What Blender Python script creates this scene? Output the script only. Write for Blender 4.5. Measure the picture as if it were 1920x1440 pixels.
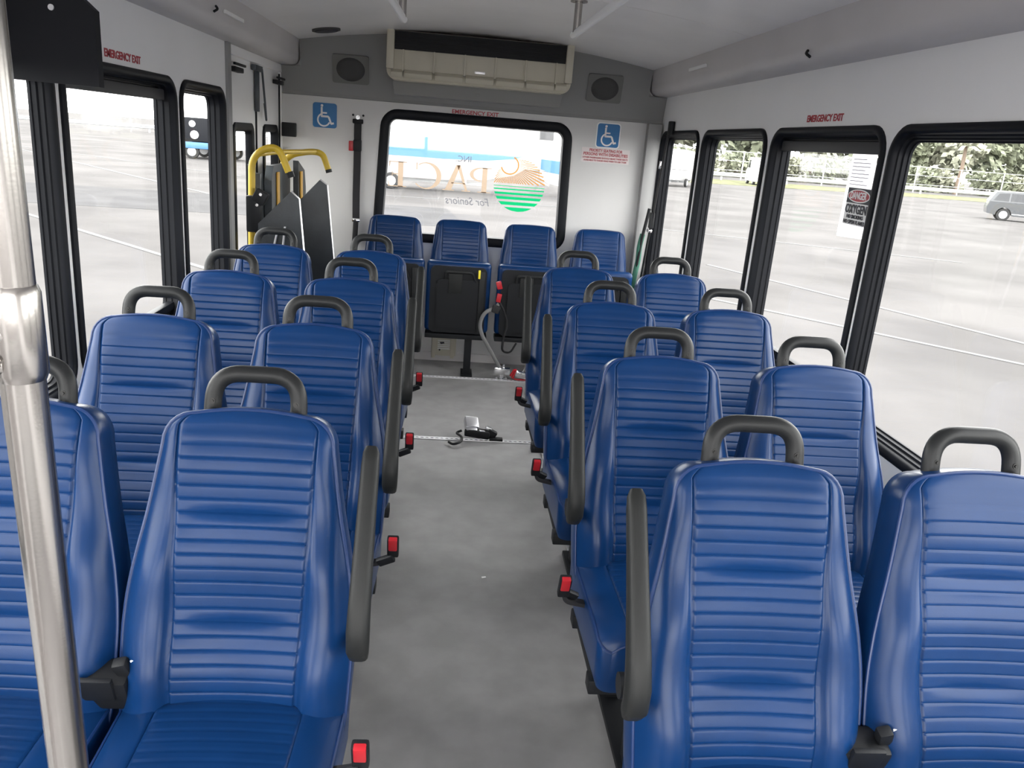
import bpy, bmesh, math, random
import numpy as np
from mathutils import Vector, Matrix, Euler

# ------------------------------------------------------------------ clear
for o in list(bpy.data.objects):
    bpy.data.objects.remove(o, do_unlink=True)
scn = bpy.context.scene
COL = scn.collection
R = math.radians
PI = math.pi
random.seed(7)

# ------------------------------------------------------------------ camera
cam_d = bpy.data.cameras.new('camera')
cam = bpy.data.objects.new('camera', cam_d)
COL.objects.link(cam)
cam_d.sensor_width = 36.0
cam_d.lens = 1500.0 / 1920.0 * 36.0
cam_d.clip_start = 0.02
cam_d.clip_end = 2000
cr = Vector((0.99492, -0.06553, 0.07648))      # image right
cd = Vector((0.05397, -0.29418, -0.95422))     # image down
cf = Vector((0.08503, 0.95350, -0.28915))      # view direction
cm = Matrix((cr, -cd, -cf)).transposed().to_4x4()
cm.translation = (-0.1117, 0.0, 1.5)
cam.matrix_world = cm
scn.camera = cam

# ------------------------------------------------------------------ world: bright overcast sky
SKY = 4.2
world = bpy.data.worlds.new('overcast_sky')
scn.world = world
world.use_nodes = True
nt = world.node_tree
nt.nodes.clear()
wo = nt.nodes.new('ShaderNodeOutputWorld')
bg = nt.nodes.new('ShaderNodeBackground')
tc = nt.nodes.new('ShaderNodeTexCoord')
sep = nt.nodes.new('ShaderNodeSeparateXYZ')
mr = nt.nodes.new('ShaderNodeMapRange')
mx = nt.nodes.new('ShaderNodeMix')
mx.data_type = 'RGBA'
mr.inputs['From Min'].default_value = 0.0
mr.inputs['From Max'].default_value = 0.7
mx.inputs[6].default_value = (1.0, 0.98, 0.955, 1)
mx.inputs[7].default_value = (1.0, 0.985, 0.985, 1)
nt.links.new(tc.outputs['Generated'], sep.inputs[0])
nt.links.new(sep.outputs['Z'], mr.inputs['Value'])
nt.links.new(mr.outputs[0], mx.inputs[0])
nt.links.new(mx.outputs[2], bg.inputs['Color'])
bg.inputs['Strength'].default_value = SKY
nt.links.new(bg.outputs[0], wo.inputs[0])

# ------------------------------------------------------------------ view
vs = scn.view_settings
vs.view_transform = 'Standard'
vs.look = 'None'
vs.gamma = 1.0
vs.use_curve_mapping = False
vs.exposure = 1.27

# ================================================================== helpers
def mat(name, col, rough=0.5, metal=0.0, spec=0.5, vary=0.0, scale=20.0, bump=0.0, bscale=200.0, col2=None, coat=0.0):
    m = bpy.data.materials.new(name)
    m.use_nodes = True
    t = m.node_tree
    p = t.nodes['Principled BSDF']
    p.inputs['Base Color'].default_value = (*col, 1)
    p.inputs['Roughness'].default_value = rough
    p.inputs['Metallic'].default_value = metal
    p.inputs['Specular IOR Level'].default_value = spec
    if coat:
        p.inputs['Coat Weight'].default_value = coat
        p.inputs['Coat Roughness'].default_value = 0.25
    c = t.nodes.new('ShaderNodeTexCoord')
    if vary or col2:
        n = t.nodes.new('ShaderNodeTexNoise')
        n.inputs['Scale'].default_value = scale
        n.inputs['Detail'].default_value = 5
        t.links.new(c.outputs['Object'], n.inputs['Vector'])
        r = t.nodes.new('ShaderNodeValToRGB')
        r.color_ramp.elements[0].position = 0.35
        r.color_ramp.elements[1].position = 0.65
        b = col2 if col2 else tuple(max(0, x * (1 + vary)) for x in col)
        a = col if col2 else tuple(max(0, x * (1 - vary)) for x in col)
        r.color_ramp.elements[0].color = (*a, 1)
        r.color_ramp.elements[1].color = (*b, 1)
        t.links.new(n.outputs['Fac'], r.inputs[0])
        t.links.new(r.outputs[0], p.inputs['Base Color'])
    if bump:
        n2 = t.nodes.new('ShaderNodeTexNoise')
        n2.inputs['Scale'].default_value = bscale
        n2.inputs['Detail'].default_value = 3
        t.links.new(c.outputs['Object'], n2.inputs['Vector'])
        bp = t.nodes.new('ShaderNodeBump')
        bp.inputs['Strength'].default_value = bump
        bp.inputs['Distance'].default_value = 0.002
        t.links.new(n2.outputs['Fac'], bp.inputs['Height'])
        t.links.new(bp.outputs[0], p.inputs['Normal'])
    return m

def mat_glass(name, tint, refl):
    m = bpy.data.materials.new(name)
    m.use_nodes = True
    t = m.node_tree
    t.nodes.clear()
    o = t.nodes.new('ShaderNodeOutputMaterial')
    tr = t.nodes.new('ShaderNodeBsdfTransparent')
    tr.inputs[0].default_value = (*tint, 1)
    gl = t.nodes.new('ShaderNodeBsdfGlossy')
    gl.inputs['Roughness'].default_value = 0.02
    x = t.nodes.new('ShaderNodeMixShader')
    x.inputs[0].default_value = refl
    t.links.new(tr.outputs[0], x.inputs[1])
    t.links.new(gl.outputs[0], x.inputs[2])
    t.links.new(x.outputs[0], o.inputs[0])
    return m

def mat_film(name, col, thru, trans=0.75):
    """translucent vinyl film or thin paper: lets daylight through, tinted"""
    m = bpy.data.materials.new(name)
    m.use_nodes = True
    t = m.node_tree
    t.nodes.clear()
    o = t.nodes.new('ShaderNodeOutputMaterial')
    d = t.nodes.new('ShaderNodeBsdfDiffuse')
    d.inputs[0].default_value = (*col, 1)
    tl = t.nodes.new('ShaderNodeBsdfTranslucent')
    tl.inputs[0].default_value = (*col, 1)
    tp = t.nodes.new('ShaderNodeBsdfTransparent')
    tp.inputs[0].default_value = (*col, 1)
    a = t.nodes.new('ShaderNodeMixShader')
    a.inputs[0].default_value = trans
    b = t.nodes.new('ShaderNodeMixShader')
    b.inputs[0].default_value = thru
    t.links.new(d.outputs[0], a.inputs[1])
    t.links.new(tl.outputs[0], a.inputs[2])
    t.links.new(a.outputs[0], b.inputs[1])
    t.links.new(tp.outputs[0], b.inputs[2])
    t.links.new(b.outputs[0], o.inputs[0])
    return m

M = {}
M['vinyl'] = mat('blue_vinyl', (0.0034, 0.0258, 0.096), 0.28, spec=0.22, vary=0.10, scale=6, bump=0.06, bscale=500)
M['piping'] = mat('blue_piping', (0.004, 0.024, 0.10), 0.4)
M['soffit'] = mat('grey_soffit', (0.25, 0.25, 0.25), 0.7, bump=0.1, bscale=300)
M['handle'] = mat('charcoal_handle', (0.015, 0.016, 0.017), 0.40, spec=0.24, bump=0.1, bscale=600)
M['arm'] = mat('armrest_rubber', (0.013, 0.014, 0.014), 0.5, spec=0.25, bump=0.15, bscale=500)
M['black'] = mat('black_plastic', (0.009, 0.010, 0.012), 0.5, spec=0.25, bump=0.08, bscale=400)
M['rubber'] = mat('window_rubber', (0.006, 0.007, 0.010), 0.5, spec=0.18)
M['screw'] = mat('dark_screw', (0.02, 0.02, 0.02), 0.3, metal=0.8)
M['red'] = mat('buckle_red', (0.40, 0.012, 0.02), 0.35)
M['redtext'] = mat('red_lettering', (0.42, 0.035, 0.05), 0.5)
M['wall'] = mat('white_wall_panel', (0.87, 0.87, 0.87), 0.42, vary=0.02, scale=2, bump=0.05, bscale=150)
M['cove'] = mat('grey_cove', (0.56, 0.54, 0.54), 0.5, vary=0.03, scale=3, bump=0.06, bscale=200)
M['ceil'] = mat('ceiling_frp', (0.82, 0.805, 0.805), 0.30, spec=0.4, vary=0.03, scale=3, bump=0.05, bscale=60)
M['floor'] = mat('grey_vinyl_floor', (0.255, 0.25, 0.25), 0.50, vary=0.10, scale=9, bump=0.12, bscale=350)
M['alu'] = mat('aluminium_track', (0.72, 0.72, 0.74), 0.32, metal=0.9)
M['chrome'] = mat('chrome', (0.85, 0.85, 0.87), 0.12, metal=1.0)
M['steel'] = mat('brushed_steel', (0.42, 0.40, 0.38), 0.22, metal=1.0, bump=0.02, bscale=300)
M['cream'] = mat('cream_plastic', (0.52, 0.49, 0.40), 0.45, vary=0.04, scale=4)
M['grille'] = mat('speaker_grille', (0.045, 0.045, 0.045), 0.6, bump=0.6, bscale=350)
M['spkplate'] = mat('speaker_plate', (0.15, 0.15, 0.145), 0.55)
M['blue'] = mat('sign_blue', (0.010, 0.140, 0.36), 0.4)
M['white'] = mat('white_plastic', (0.80, 0.80, 0.80), 0.45)
M['yellow'] = mat('yellow_rail', (0.55, 0.38, 0.03), 0.4, vary=0.08, scale=8)
M['amber'] = mat('amber_strip', (0.55, 0.30, 0.03), 0.4)
M['dark'] = mat('dark_steel_plate', (0.016, 0.020, 0.024), 0.42, vary=0.25, scale=10, bump=0.2, bscale=120)
M['lift'] = mat('lift_steel', (0.045, 0.055, 0.065), 0.45, vary=0.15, scale=14)
M['strap'] = mat('black_webbing', (0.010, 0.010, 0.012), 0.7, bump=0.3, bscale=600)
M['greystrap'] = mat('grey_webbing', (0.16, 0.16, 0.16), 0.75, bump=0.3, bscale=600)
M['green'] = mat('green_strap', (0.03, 0.13, 0.09), 0.7)
M['tag'] = mat('yellow_tag', (0.85, 0.70, 0.04), 0.5)
M['greypost'] = mat('grey_post', (0.28, 0.28, 0.28), 0.5)
M['box'] = mat('charcoal_metal', (0.011, 0.012, 0.015), 0.6, spec=0.15)
M['glass'] = mat_glass('window_glass', (0.95, 0.96, 0.955), 0.05)
M['asphalt'] = mat('sunbleached_asphalt', (0.088, 0.0845, 0.083), 0.95, spec=0.03, vary=0.16, scale=0.35, bump=0.4, bscale=30)
M['paint'] = mat('road_paint', (0.135, 0.135, 0.135), 0.9, spec=0.03)
M['grass'] = mat('dry_grass', (0.115, 0.118, 0.068), 0.95, spec=0.03, vary=0.3, scale=2)
M['leaf'] = mat('tree_leaf', (0.17, 0.185, 0.125), 0.7, vary=0.35, scale=1.2)
M['leaf2'] = mat('olive_leaf', (0.23, 0.235, 0.175), 0.7, vary=0.35, scale=1.2)
M['bark'] = mat('bark', (0.16, 0.12, 0.09), 0.9)
M['galv'] = mat('galvanised', (0.45, 0.46, 0.47), 0.5, metal=0.6)
M['tan'] = mat_film('tan_vinyl_film', (0.36, 0.28, 0.21), 0.35)
M['greyfilm'] = mat_film('grey_vinyl_film', (0.35, 0.35, 0.37), 0.35)
M['gold'] = mat_film('gold_vinyl_film', (0.36, 0.18, 0.06), 0.35)
M['greenfilm'] = mat_film('green_vinyl_film', (0.006, 0.30, 0.11), 0.35)
M['paper'] = mat_film('white_paper', (0.80, 0.79, 0.80), 0.25)
M['ink'] = mat('black_ink', (0.03, 0.03, 0.04), 0.6)
M['greyink'] = mat('grey_ink', (0.25, 0.25, 0.32), 0.6)
M['carpaint'] = mat('grey_car_paint', (0.03, 0.034, 0.04), 0.25, spec=0.6, coat=0.6)
M['carglass'] = mat('dark_car_glass', (0.02, 0.022, 0.026), 0.08)
M['tyre'] = mat('tyre', (0.02, 0.02, 0.02), 0.8)
M['boatwhite'] = mat('boat_gelcoat', (0.50, 0.50, 0.50), 0.3)
M['boatblue'] = mat('boat_blue', (0.06, 0.16, 0.30), 0.4)
M['orange'] = mat('orange_paint', (0.6, 0.25, 0.1), 0.5)

def link(o, parent=None):
    COL.objects.link(o)
    if parent is not None:
        o.parent = parent
    return o

def finish(me, m, smooth=40):
    if m is not None:
        me.materials.append(m)
    if smooth:
        for p in me.polygons:
            p.use_smooth = True
        me.set_sharp_from_angle(angle=R(smooth))
    return me

def bm_mesh(bm, name, m, smooth=40):
    bmesh.ops.recalc_face_normals(bm, faces=bm.faces)
    me = bpy.data.meshes.new(name)
    bm.to_mesh(me)
    bm.free()
    return finish(me, m, smooth)

def ob(name, bm, m, parent=None, smooth=40, loc=None, rot=None):
    me = bm if isinstance(bm, bpy.types.Mesh) else bm_mesh(bm, name, m, smooth)
    o = bpy.data.objects.new(name, me)
    if loc is not None:
        o.location = loc
    if rot is not None:
        o.rotation_euler = rot
    return link(o, parent)

def tag(o, label, cat, group=None):
    o['label'] = label
    o['category'] = cat
    if group:
        o['group'] = group
    return o

def struct(o, label=None, cat=None):
    o['kind'] = 'structure'
    if label:
        o['label'] = label
    if cat:
        o['category'] = cat
    return o

def thing(name, label, cat, loc=(0, 0, 0), rz=0.0, group=None):
    o = bpy.data.objects.new(name, None)
    o.empty_display_size = 0.05
    o.location = loc
    o.rotation_euler = (0, 0, rz)
    link(o)
    return tag(o, label, cat, group)

def BM():
    return bmesh.new()

def add(bm, verts, faces):
    vv = [bm.verts.new(v) for v in verts]
    for f in faces:
        try:
            bm.faces.new([vv[i] for i in f])
        except ValueError:
            pass
    return vv

def box(bm, c, s, bev=0.0, rot=None, seg=2):
    """box with centre c, full size s"""
    tmp = bmesh.new()
    bmesh.ops.create_cube(tmp, size=1.0)
    for v in tmp.verts:
        v.co = Vector((v.co.x * s[0], v.co.y * s[1], v.co.z * s[2]))
    if bev > 0:
        bmesh.ops.bevel(tmp, geom=list(tmp.edges), offset=min(bev, min(s) * 0.49), segments=seg, affect='EDGES', profile=0.6)
    rm = Euler(rot).to_matrix() if rot else Matrix.Identity(3)
    tmp.verts.index_update()
    vs_ = [rm @ v.co + Vector(c) for v in tmp.verts]
    fs_ = [[v.index for v in f.verts] for f in tmp.faces]
    tmp.free()
    add(bm, vs_, fs_)
    return bm

def tube(bm, pts, r, seg=10, cap=True, flat=1.0):
    pts = [Vector(p) for p in pts]
    n = len(pts)
    tang = []
    for i in range(n):
        a = pts[max(0, i - 1)]
        b = pts[min(n - 1, i + 1)]
        tang.append((b - a).normalized())
    up = Vector((0, 0, 1))
    if abs(tang[0].dot(up)) > 0.9:
        up = Vector((1, 0, 0))
    nrm = (up - tang[0] * up.dot(tang[0])).normalized()
    rings = []
    for i in range(n):
        nrm = (nrm - tang[i] * nrm.dot(tang[i])).normalized()
        bi = tang[i].cross(nrm)
        rr = r[i] if isinstance(r, (list, tuple)) else r
        rings.append([bm.verts.new(pts[i] + (nrm * math.cos(2 * PI * k / seg) + bi * math.sin(2 * PI * k / seg) * flat) * rr) for k in range(seg)])
    for i in range(n - 1):
        for k in range(seg):
            bm.faces.new((rings[i][k], rings[i][(k + 1) % seg], rings[i + 1][(k + 1) % seg], rings[i + 1][k]))
    if cap:
        bm.faces.new(list(reversed(rings[0])))
        bm.faces.new(rings[-1])
    return bm

def rounded(pts, rad, n=6):
    """fillet the inner corners of an open polyline"""
    P = [Vector(p) for p in pts]
    out = [P[0]]
    for i in range(1, len(P) - 1):
        a = (P[i - 1] - P[i])
        b = (P[i + 1] - P[i])
        t = min(rad, a.length * 0.49, b.length * 0.49)
        p0 = P[i] + a.normalized() * t
        p1 = P[i] + b.normalized() * t
        for k in range(n + 1):
            u = k / n
            out.append(p0 * (1 - u) ** 2 + P[i] * 2 * u * (1 - u) + p1 * u * u)
    out.append(P[-1])
    return out

def prism(bm, poly, f0, f1):
    """poly: 2D points; f0/f1 map (a,b) to the two end faces"""
    a = [bm.verts.new(f0(*p)) for p in poly]
    b = [bm.verts.new(f1(*p)) for p in poly]
    n = len(poly)
    bm.faces.new(a)
    bm.faces.new(list(reversed(b)))
    for i in range(n):
        bm.faces.new((a[i], b[i], b[(i + 1) % n], a[(i + 1) % n]))
    return bm

def disc(bm, c, axis, r, h, seg=16):
    c = Vector(c)
    ax = Vector(axis).normalized()
    tube(bm, [c, c + ax * h], r, seg)
    return bm

def rrect(a0, a1, b0, b1, r, n=6):
    pts = []
    for (ca, cb, s) in ((a1 - r, b1 - r, 0), (a0 + r, b1 - r, 1), (a0 + r, b0 + r, 2), (a1 - r, b0 + r, 3)):
        for k in range(n + 1):
            t = (s + k / n) * PI / 2
            pts.append((ca + r * math.cos(t), cb + r * math.sin(t)))
    return pts

def ribbon(bm, pts, w, t, side=(1, 0, 0)):
    """flat strap along pts; width along side, thickness t"""
    pts = [Vector(p) for p in pts]
    sd = Vector(side).normalized()
    prev = None
    for i, p in enumerate(pts):
        tg = (pts[min(i + 1, len(pts) - 1)] - pts[max(i - 1, 0)]).normalized()
        s = (sd - tg * sd.dot(tg)).normalized()
        nn = tg.cross(s)
        ring = [bm.verts.new(p + s * (w / 2) * a + nn * (t / 2) * b) for a, b in ((-1, -1), (1, -1), (1, 1), (-1, 1))]
        if prev:
            for k in range(4):
                bm.faces.new((prev[k], prev[(k + 1) % 4], ring[(k + 1) % 4], ring[k]))
        else:
            bm.faces.new(list(reversed(ring)))
        prev = ring
    bm.faces.new(prev)
    return bm

def text_mesh(name, s, size, m, depth=0.0006, shear=0.0, align='CENTER', space=1.0, width=None, bold=0.0):
    cu = bpy.data.curves.new(name, 'FONT')
    cu.body = s
    cu.size = size
    cu.extrude = depth
    cu.shear = shear
    cu.align_x = align
    cu.align_y = 'CENTER'
    cu.space_character = space
    cu.resolution_u = 3
    cu.offset = bold
    t = bpy.data.objects.new(name, cu)
    COL.objects.link(t)
    bpy.context.view_layer.update()
    dg = bpy.context.evaluated_depsgraph_get()
    me = bpy.data.meshes.new_from_object(t.evaluated_get(dg))
    bpy.data.objects.remove(t, do_unlink=True)
    bpy.data.curves.remove(cu)
    if width:
        xs = [v.co.x for v in me.vertices]
        k = width / (max(xs) - min(xs))
        for v in me.vertices:
            v.co.x *= k
    me.materials.clear()
    me.materials.append(m)
    return me

def place(me, name, parent, origin, ax, ay):
    """local x -> ax, y -> ay, z -> ax x ay"""
    o = bpy.data.objects.new(name, me)
    ax = Vector(ax)
    ay = Vector(ay)
    az = ax.cross(ay)
    mt = Matrix((ax, ay, az)).transposed().to_4x4()
    mt.translation = origin
    link(o, parent)
    o.matrix_world = mt
    if parent is not None:
        o.matrix_parent_inverse = Matrix.Identity(4)
        o.matrix_basis = parent_matrix(parent).inverted() @ mt
    return o

def parent_matrix(p):
    mt = p.matrix_basis.copy()
    while p.parent is not None:
        p = p.parent
        mt = p.matrix_basis @ mt
    return mt

# ================================================================== THE SHELL
XW = 1.22          # inner face of the side walls
YR = 5.43          # inner face of the rear wall
YF = -1.7          # front end
ZW0, ZW1 = 0.69, 1.63

# ---- floor
bm = BM()
box(bm, (0, (YF + YR) / 2, -0.03), (2 * XW + 0.1, YR - YF + 0.1, 0.06))
floor = struct(ob('floor', bm, M['floor'], smooth=0))

# ---- side walls with rounded window openings
def wall_with_holes(name, xin, sgn, y0, y1, z0, z1, holes, th=0.045, rad=0.075):
    bm = BM()
    def V(y, z):
        return (xin, y, z)
    ys = [y0]
    for h in holes:
        ys += [h[0], h[1]]
    ys.append(y1)
    for i in range(0, len(ys) - 1, 2):                 # solid pillars
        if ys[i + 1] - ys[i] > 1e-4:
            add(bm, [V(ys[i], z0), V(ys[i + 1], z0), V(ys[i + 1], z1), V(ys[i], z1)], [(0, 1, 2, 3)])
    for (a, b, c, d) in holes:
        if c > z0 + 1e-4:
            add(bm, [V(a, z0), V(b, z0), V(b, c), V(a, c)], [(0, 1, 2, 3)])
        if d < z1 - 1e-4:
            add(bm, [V(a, d), V(b, d), V(b, z1), V(a, z1)], [(0, 1, 2, 3)])
        if c > z0 + 1e-4 and rad:
            rr = rrect(a, b, c, d, rad, 6)
            for q, cn in enumerate(((b, d), (a, d), (a, c), (b, c))):
                arc = rr[q * 7:(q + 1) * 7]
                add(bm, [V(*cn)] + [V(*p) for p in arc], [tuple(range(8))])
    bmesh.ops.remove_doubles(bm, verts=bm.verts, dist=1e-5)
    ret = bmesh.ops.extrude_face_region(bm, geom=list(bm.faces))
    for v in [g for g in ret['geom'] if isinstance(g, bmesh.types.BMVert)]:
        v.co.x += sgn * th
    return struct(ob(name, bm, M['wall'], smooth=0))

RIGHT = [(-0.52, 0.42), (0.48, 1.43), (1.50, 2.472), (2.52, 3.45), (3.52, 4.45), (4.53, 5.36)]
LEFT = [(0.42, 1.38), (1.45, 2.392), (2.450, 3.395), (3.46, 4.09)]
DOOR = (4.20, 5.40, 0.0, 1.80)
wall_right = wall_with_holes('wall_right', XW, 1, YF, YR + 0.05, 0.0, 2.02, [(a, b, ZW0, ZW1) for a, b in RIGHT])
wall_left = wall_with_holes('wall_left', -XW, -1, YF, YR + 0.05, 0.0, 2.02, [(-0.75, 0.25, 0.0, 1.85)] + [(a, b, ZW0, ZW1) for a, b in LEFT] + [DOOR])  # first, full-height entry opening is out of view, added to let in more daylight

PROFILE = [(-0.009, 0.0), (-0.009, -0.008), (-0.003, -0.013), (0.010, -0.013), (0.018, -0.006), (0.020, 0.008), (0.026, 0.012), (0.027, 0.030), (0.034, 0.034), (0.035, 0.052), (0.040, 0.055), (0.040, 0.066), (0.0, 0.066)]

def frame_bm(rect, rad, f3, profile, npt=7):
    """sweep a rubber profile round a rounded rectangle. f3(a,b,d) maps to 3D."""
    a0, a1, b0, b1 = rect
    bm = BM()
    rings = []
    for (n, d) in profile:
        rr = rrect(a0 + n, a1 - n, b0 + n, b1 - n, max(0.012, rad - n), npt)
        rings.append([bm.verts.new(f3(a, b, d)) for a, b in rr])
    m = len(rings[0])
    for i in range(len(rings) - 1):
        for k in range(m):
            bm.faces.new((rings[i][k], rings[i][(k + 1) % m], rings[i + 1][(k + 1) % m], rings[i + 1][k]))
    return bm

def side_window(idx, sgn, a, b, rail=False, dk=1.0):
    f3 = lambda y, z, d: (sgn * (XW + d * (dk if d > 0 else 1)), y, z)
    w = struct(ob('window_%d' % idx, frame_bm((a, b, ZW0, ZW1), 0.085, f3, PROFILE), M['rubber'], smooth=50))
    g = BM()
    n = 0.032
    rr = rrect(a + n, b - n, ZW0 + n, ZW1 - n, 0.05, 6)
    prism(g, rr, lambda y, z: (sgn * (XW + 0.056 * dk), y, z), lambda y, z: (sgn * (XW + 0.061 * dk), y, z))
    ob('pane', g, M['glass'], w, smooth=0)
    if rail:
        rbm = BM()
        box(rbm, (sgn * (XW + 0.038), (a + b) / 2, ZW1 - 0.060), (0.030, b - a - 0.075, 0.040), 0.004)
        ob('hinge_rail', rbm, mat_get('rail'), w)
        lb = BM()
        box(lb, (sgn * (XW + 0.036), (a + b) / 2, ZW0 + 0.055), (0.03, b - a - 0.08, 0.03), 0.004)
        ob('release_bar', lb, M['rubber'], w)
    return w

M['rail'] = mat('grey_hinge_rail', (0.05, 0.05, 0.053), 0.5, spec=0.3)
def mat_get(k):
    return M[k]

wi = 1
WR = {}
for i, (a, b) in enumerate(RIGHT):
    WR[i] = side_window(wi, 1, a, b, rail=(i == 3), dk=(1.0 if i >= 3 else 0.62))
    wi += 1
WL = {}
for i, (a, b) in enumerate(LEFT):
    WL[i] = side_window(wi, -1, a, b, rail=(i == 2), dk=(1.0 if i >= 2 else 0.62))
    wi += 1

# ---- rear wall with its window (slightly wider at the sill)
RX0, RX1, RZ0, RZ1 = -0.598, 0.622, 0.832, 1.620
def skew(x, z):
    t = (z - RZ0) / (RZ1 - RZ0)
    if x < 0:
        return x + (-0.020 + 0.040 * t) * min(1, (-x) / 0.598)
    return x + (0.008 - 0.016 * t) * min(1, x / 0.622)
bm = BM()
def VR(x, z):
    return (skew(x, z) if RZ0 - 0.01 <= z <= RZ1 + 0.01 and RX0 - 0.01 <= x <= RX1 + 0.01 else x, YR, z)
holep = rrect(RX0, RX1, RZ0, RZ1, 0.085, 7)
sx0, sx1 = RX0 - 0.03, RX1 + 0.03
sz0, sz1 = RZ0 - 0.03, RZ1 + 0.03
corner = [(sx1, sz1), (sx0, sz1), (sx0, sz0), (sx1, sz0)]
hv = [bm.verts.new(VR(*p)) for p in holep]
cv = [bm.verts.new((p[0], YR, p[1])) for p in corner]
for q in range(4):
    arc = hv[q * 8:(q + 1) * 8]
    for k in range(7):
        bm.faces.new((cv[q], arc[k], arc[k + 1]))
    bm.faces.new((cv[q], arc[7], hv[((q + 1) * 8) % 32], cv[(q + 1) % 4]))
for (x0, x1, z0, z1) in ((-XW, sx0, 0, 2.2), (sx1, XW, 0, 2.2), (sx0, sx1, 0, sz0), (sx0, sx1, sz1, 2.2)):
    add(bm, [(x0, YR, z0), (x1, YR, z0), (x1, YR, z1), (x0, YR, z1)], [(0, 1, 2, 3)])
ret = bmesh.ops.extrude_face_region(bm, geom=list(bm.faces))
for v in [g for g in ret['geom'] if isinstance(g, bmesh.types.BMVert)]:
    v.co.y += 0.05
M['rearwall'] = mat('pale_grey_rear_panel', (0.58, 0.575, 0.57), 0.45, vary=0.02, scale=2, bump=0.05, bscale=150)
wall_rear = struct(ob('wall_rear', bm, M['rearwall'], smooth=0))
REARP = [(-0.022, 0.0), (-0.022, -0.006), (-0.012, -0.012), (0.020, -0.012), (0.036, -0.004), (0.040, 0.02), (0.042, 0.045), (0.0, 0.05)]
wr = struct(ob('window_%d' % wi, frame_bm((RX0, RX1, RZ0, RZ1), 0.085, lambda x, z, d: (skew(x, z), YR + d, z), REARP), M['rubber'], smooth=50))
g = BM()
prism(g, rrect(RX0 + 0.036, RX1 - 0.036, RZ0 + 0.036, RZ1 - 0.036, 0.05, 6), lambda x, z: (skew(x, z), YR + 0.030, z), lambda x, z: (skew(x, z), YR + 0.035, z))
ob('pane', g, M['glass'], wr, smooth=0)

# ---- unseen front bulkhead; windscreen opening enlarged to brighten the cabin
bm = BM()
for (x0, x1, z0, z1) in ((-XW, XW, 0, 0.60), (-XW, XW, 1.95, 2.2), (-XW, -1.14, 0.60, 1.95), (1.14, XW, 0.60, 1.95)):
    box(bm, ((x0 + x1) / 2, YF - 0.025, (z0 + z1) / 2), (x1 - x0, 0.05, z1 - z0))
struct(ob('wall_front', bm, M['wall'], smooth=0))

# ---- ceiling: crowned panels with seams
ceil = bpy.data.objects.new('ceiling', None)
link(ceil)
struct(ceil)
def zc(x):
    return 2.092 - 0.096 * (x / 1.1) ** 2
for (y0, y1) in ((YF, 1.196), (1.202, 3.567), (3.573, YR + 0.04)):
    bm = BM()
    n = 24
    lo = [[bm.verts.new((-XW + 2 * XW * k / n, y, zc(-XW + 2 * XW * k / n))) for k in range(n + 1)] for y in (y0, y1)]
    hi = [[bm.verts.new((v.co.x, v.co.y, v.co.z + 0.025)) for v in row] for row in lo]
    for k in range(n):
        bm.faces.new((lo[0][k], lo[0][k + 1], lo[1][k + 1], lo[1][k]))
        bm.faces.new((hi[0][k], hi[1][k], hi[1][k + 1], hi[0][k + 1]))
        bm.faces.new((lo[0][k], hi[0][k], hi[0][k + 1], lo[0][k + 1]))
        bm.faces.new((lo[1][k], lo[1][k + 1], hi[1][k + 1], hi[1][k]))
    bm.faces.new((lo[0][0], lo[1][0], hi[1][0], hi[0][0]))
    bm.faces.new((lo[0][n], hi[0][n], hi[1][n], lo[1][n]))
    ob('ceiling_panel', bm, M['ceil'], ceil, smooth=30)
# roof skin over the panels
bm = BM()
box(bm, (0, (YF + YR) / 2, 2.17), (2.6, YR - YF + 0.2, 0.05))
ob('roof_skin', bm, M['wall'], ceil, smooth=0)

# ---- longitudinal coves (rounded duct covers)
for s, nm in ((-1, 'trim_1'), (1, 'trim_2')):
    prof = [(1.094, 2.03), (1.098, 1.985), (1.104, 1.955)]
    c = (1.165, 1.905)
    for k in range(9):
        t = PI + k / 8 * PI / 2 * 0.95
        prof.append((c[0] + 0.057 * math.cos(t), c[1] + 0.057 * math.sin(t)))
    prof += [(1.222, 1.846), (1.222, 2.03)]
    bm = BM()
    prism(bm, prof, lambda x, z: (s * x, YF, z), lambda x, z: (s * x, YR - 0.002, z))
    struct(ob(nm, bm, M['cove'], smooth=40))

# ---- rear upper bulkhead panel (leans forward at the top)
def ysof(z):
    return YR - 0.004 - (z - 1.685) * 0.30
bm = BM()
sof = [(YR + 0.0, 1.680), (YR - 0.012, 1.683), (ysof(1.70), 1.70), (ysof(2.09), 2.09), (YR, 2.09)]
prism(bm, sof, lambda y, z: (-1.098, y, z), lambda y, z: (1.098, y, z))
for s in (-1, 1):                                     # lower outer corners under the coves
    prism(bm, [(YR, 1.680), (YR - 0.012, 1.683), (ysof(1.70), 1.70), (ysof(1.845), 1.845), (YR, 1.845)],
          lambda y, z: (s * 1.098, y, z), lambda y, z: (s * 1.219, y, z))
struct(ob('trim_3', bm, M['soffit'], smooth=0))

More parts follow.
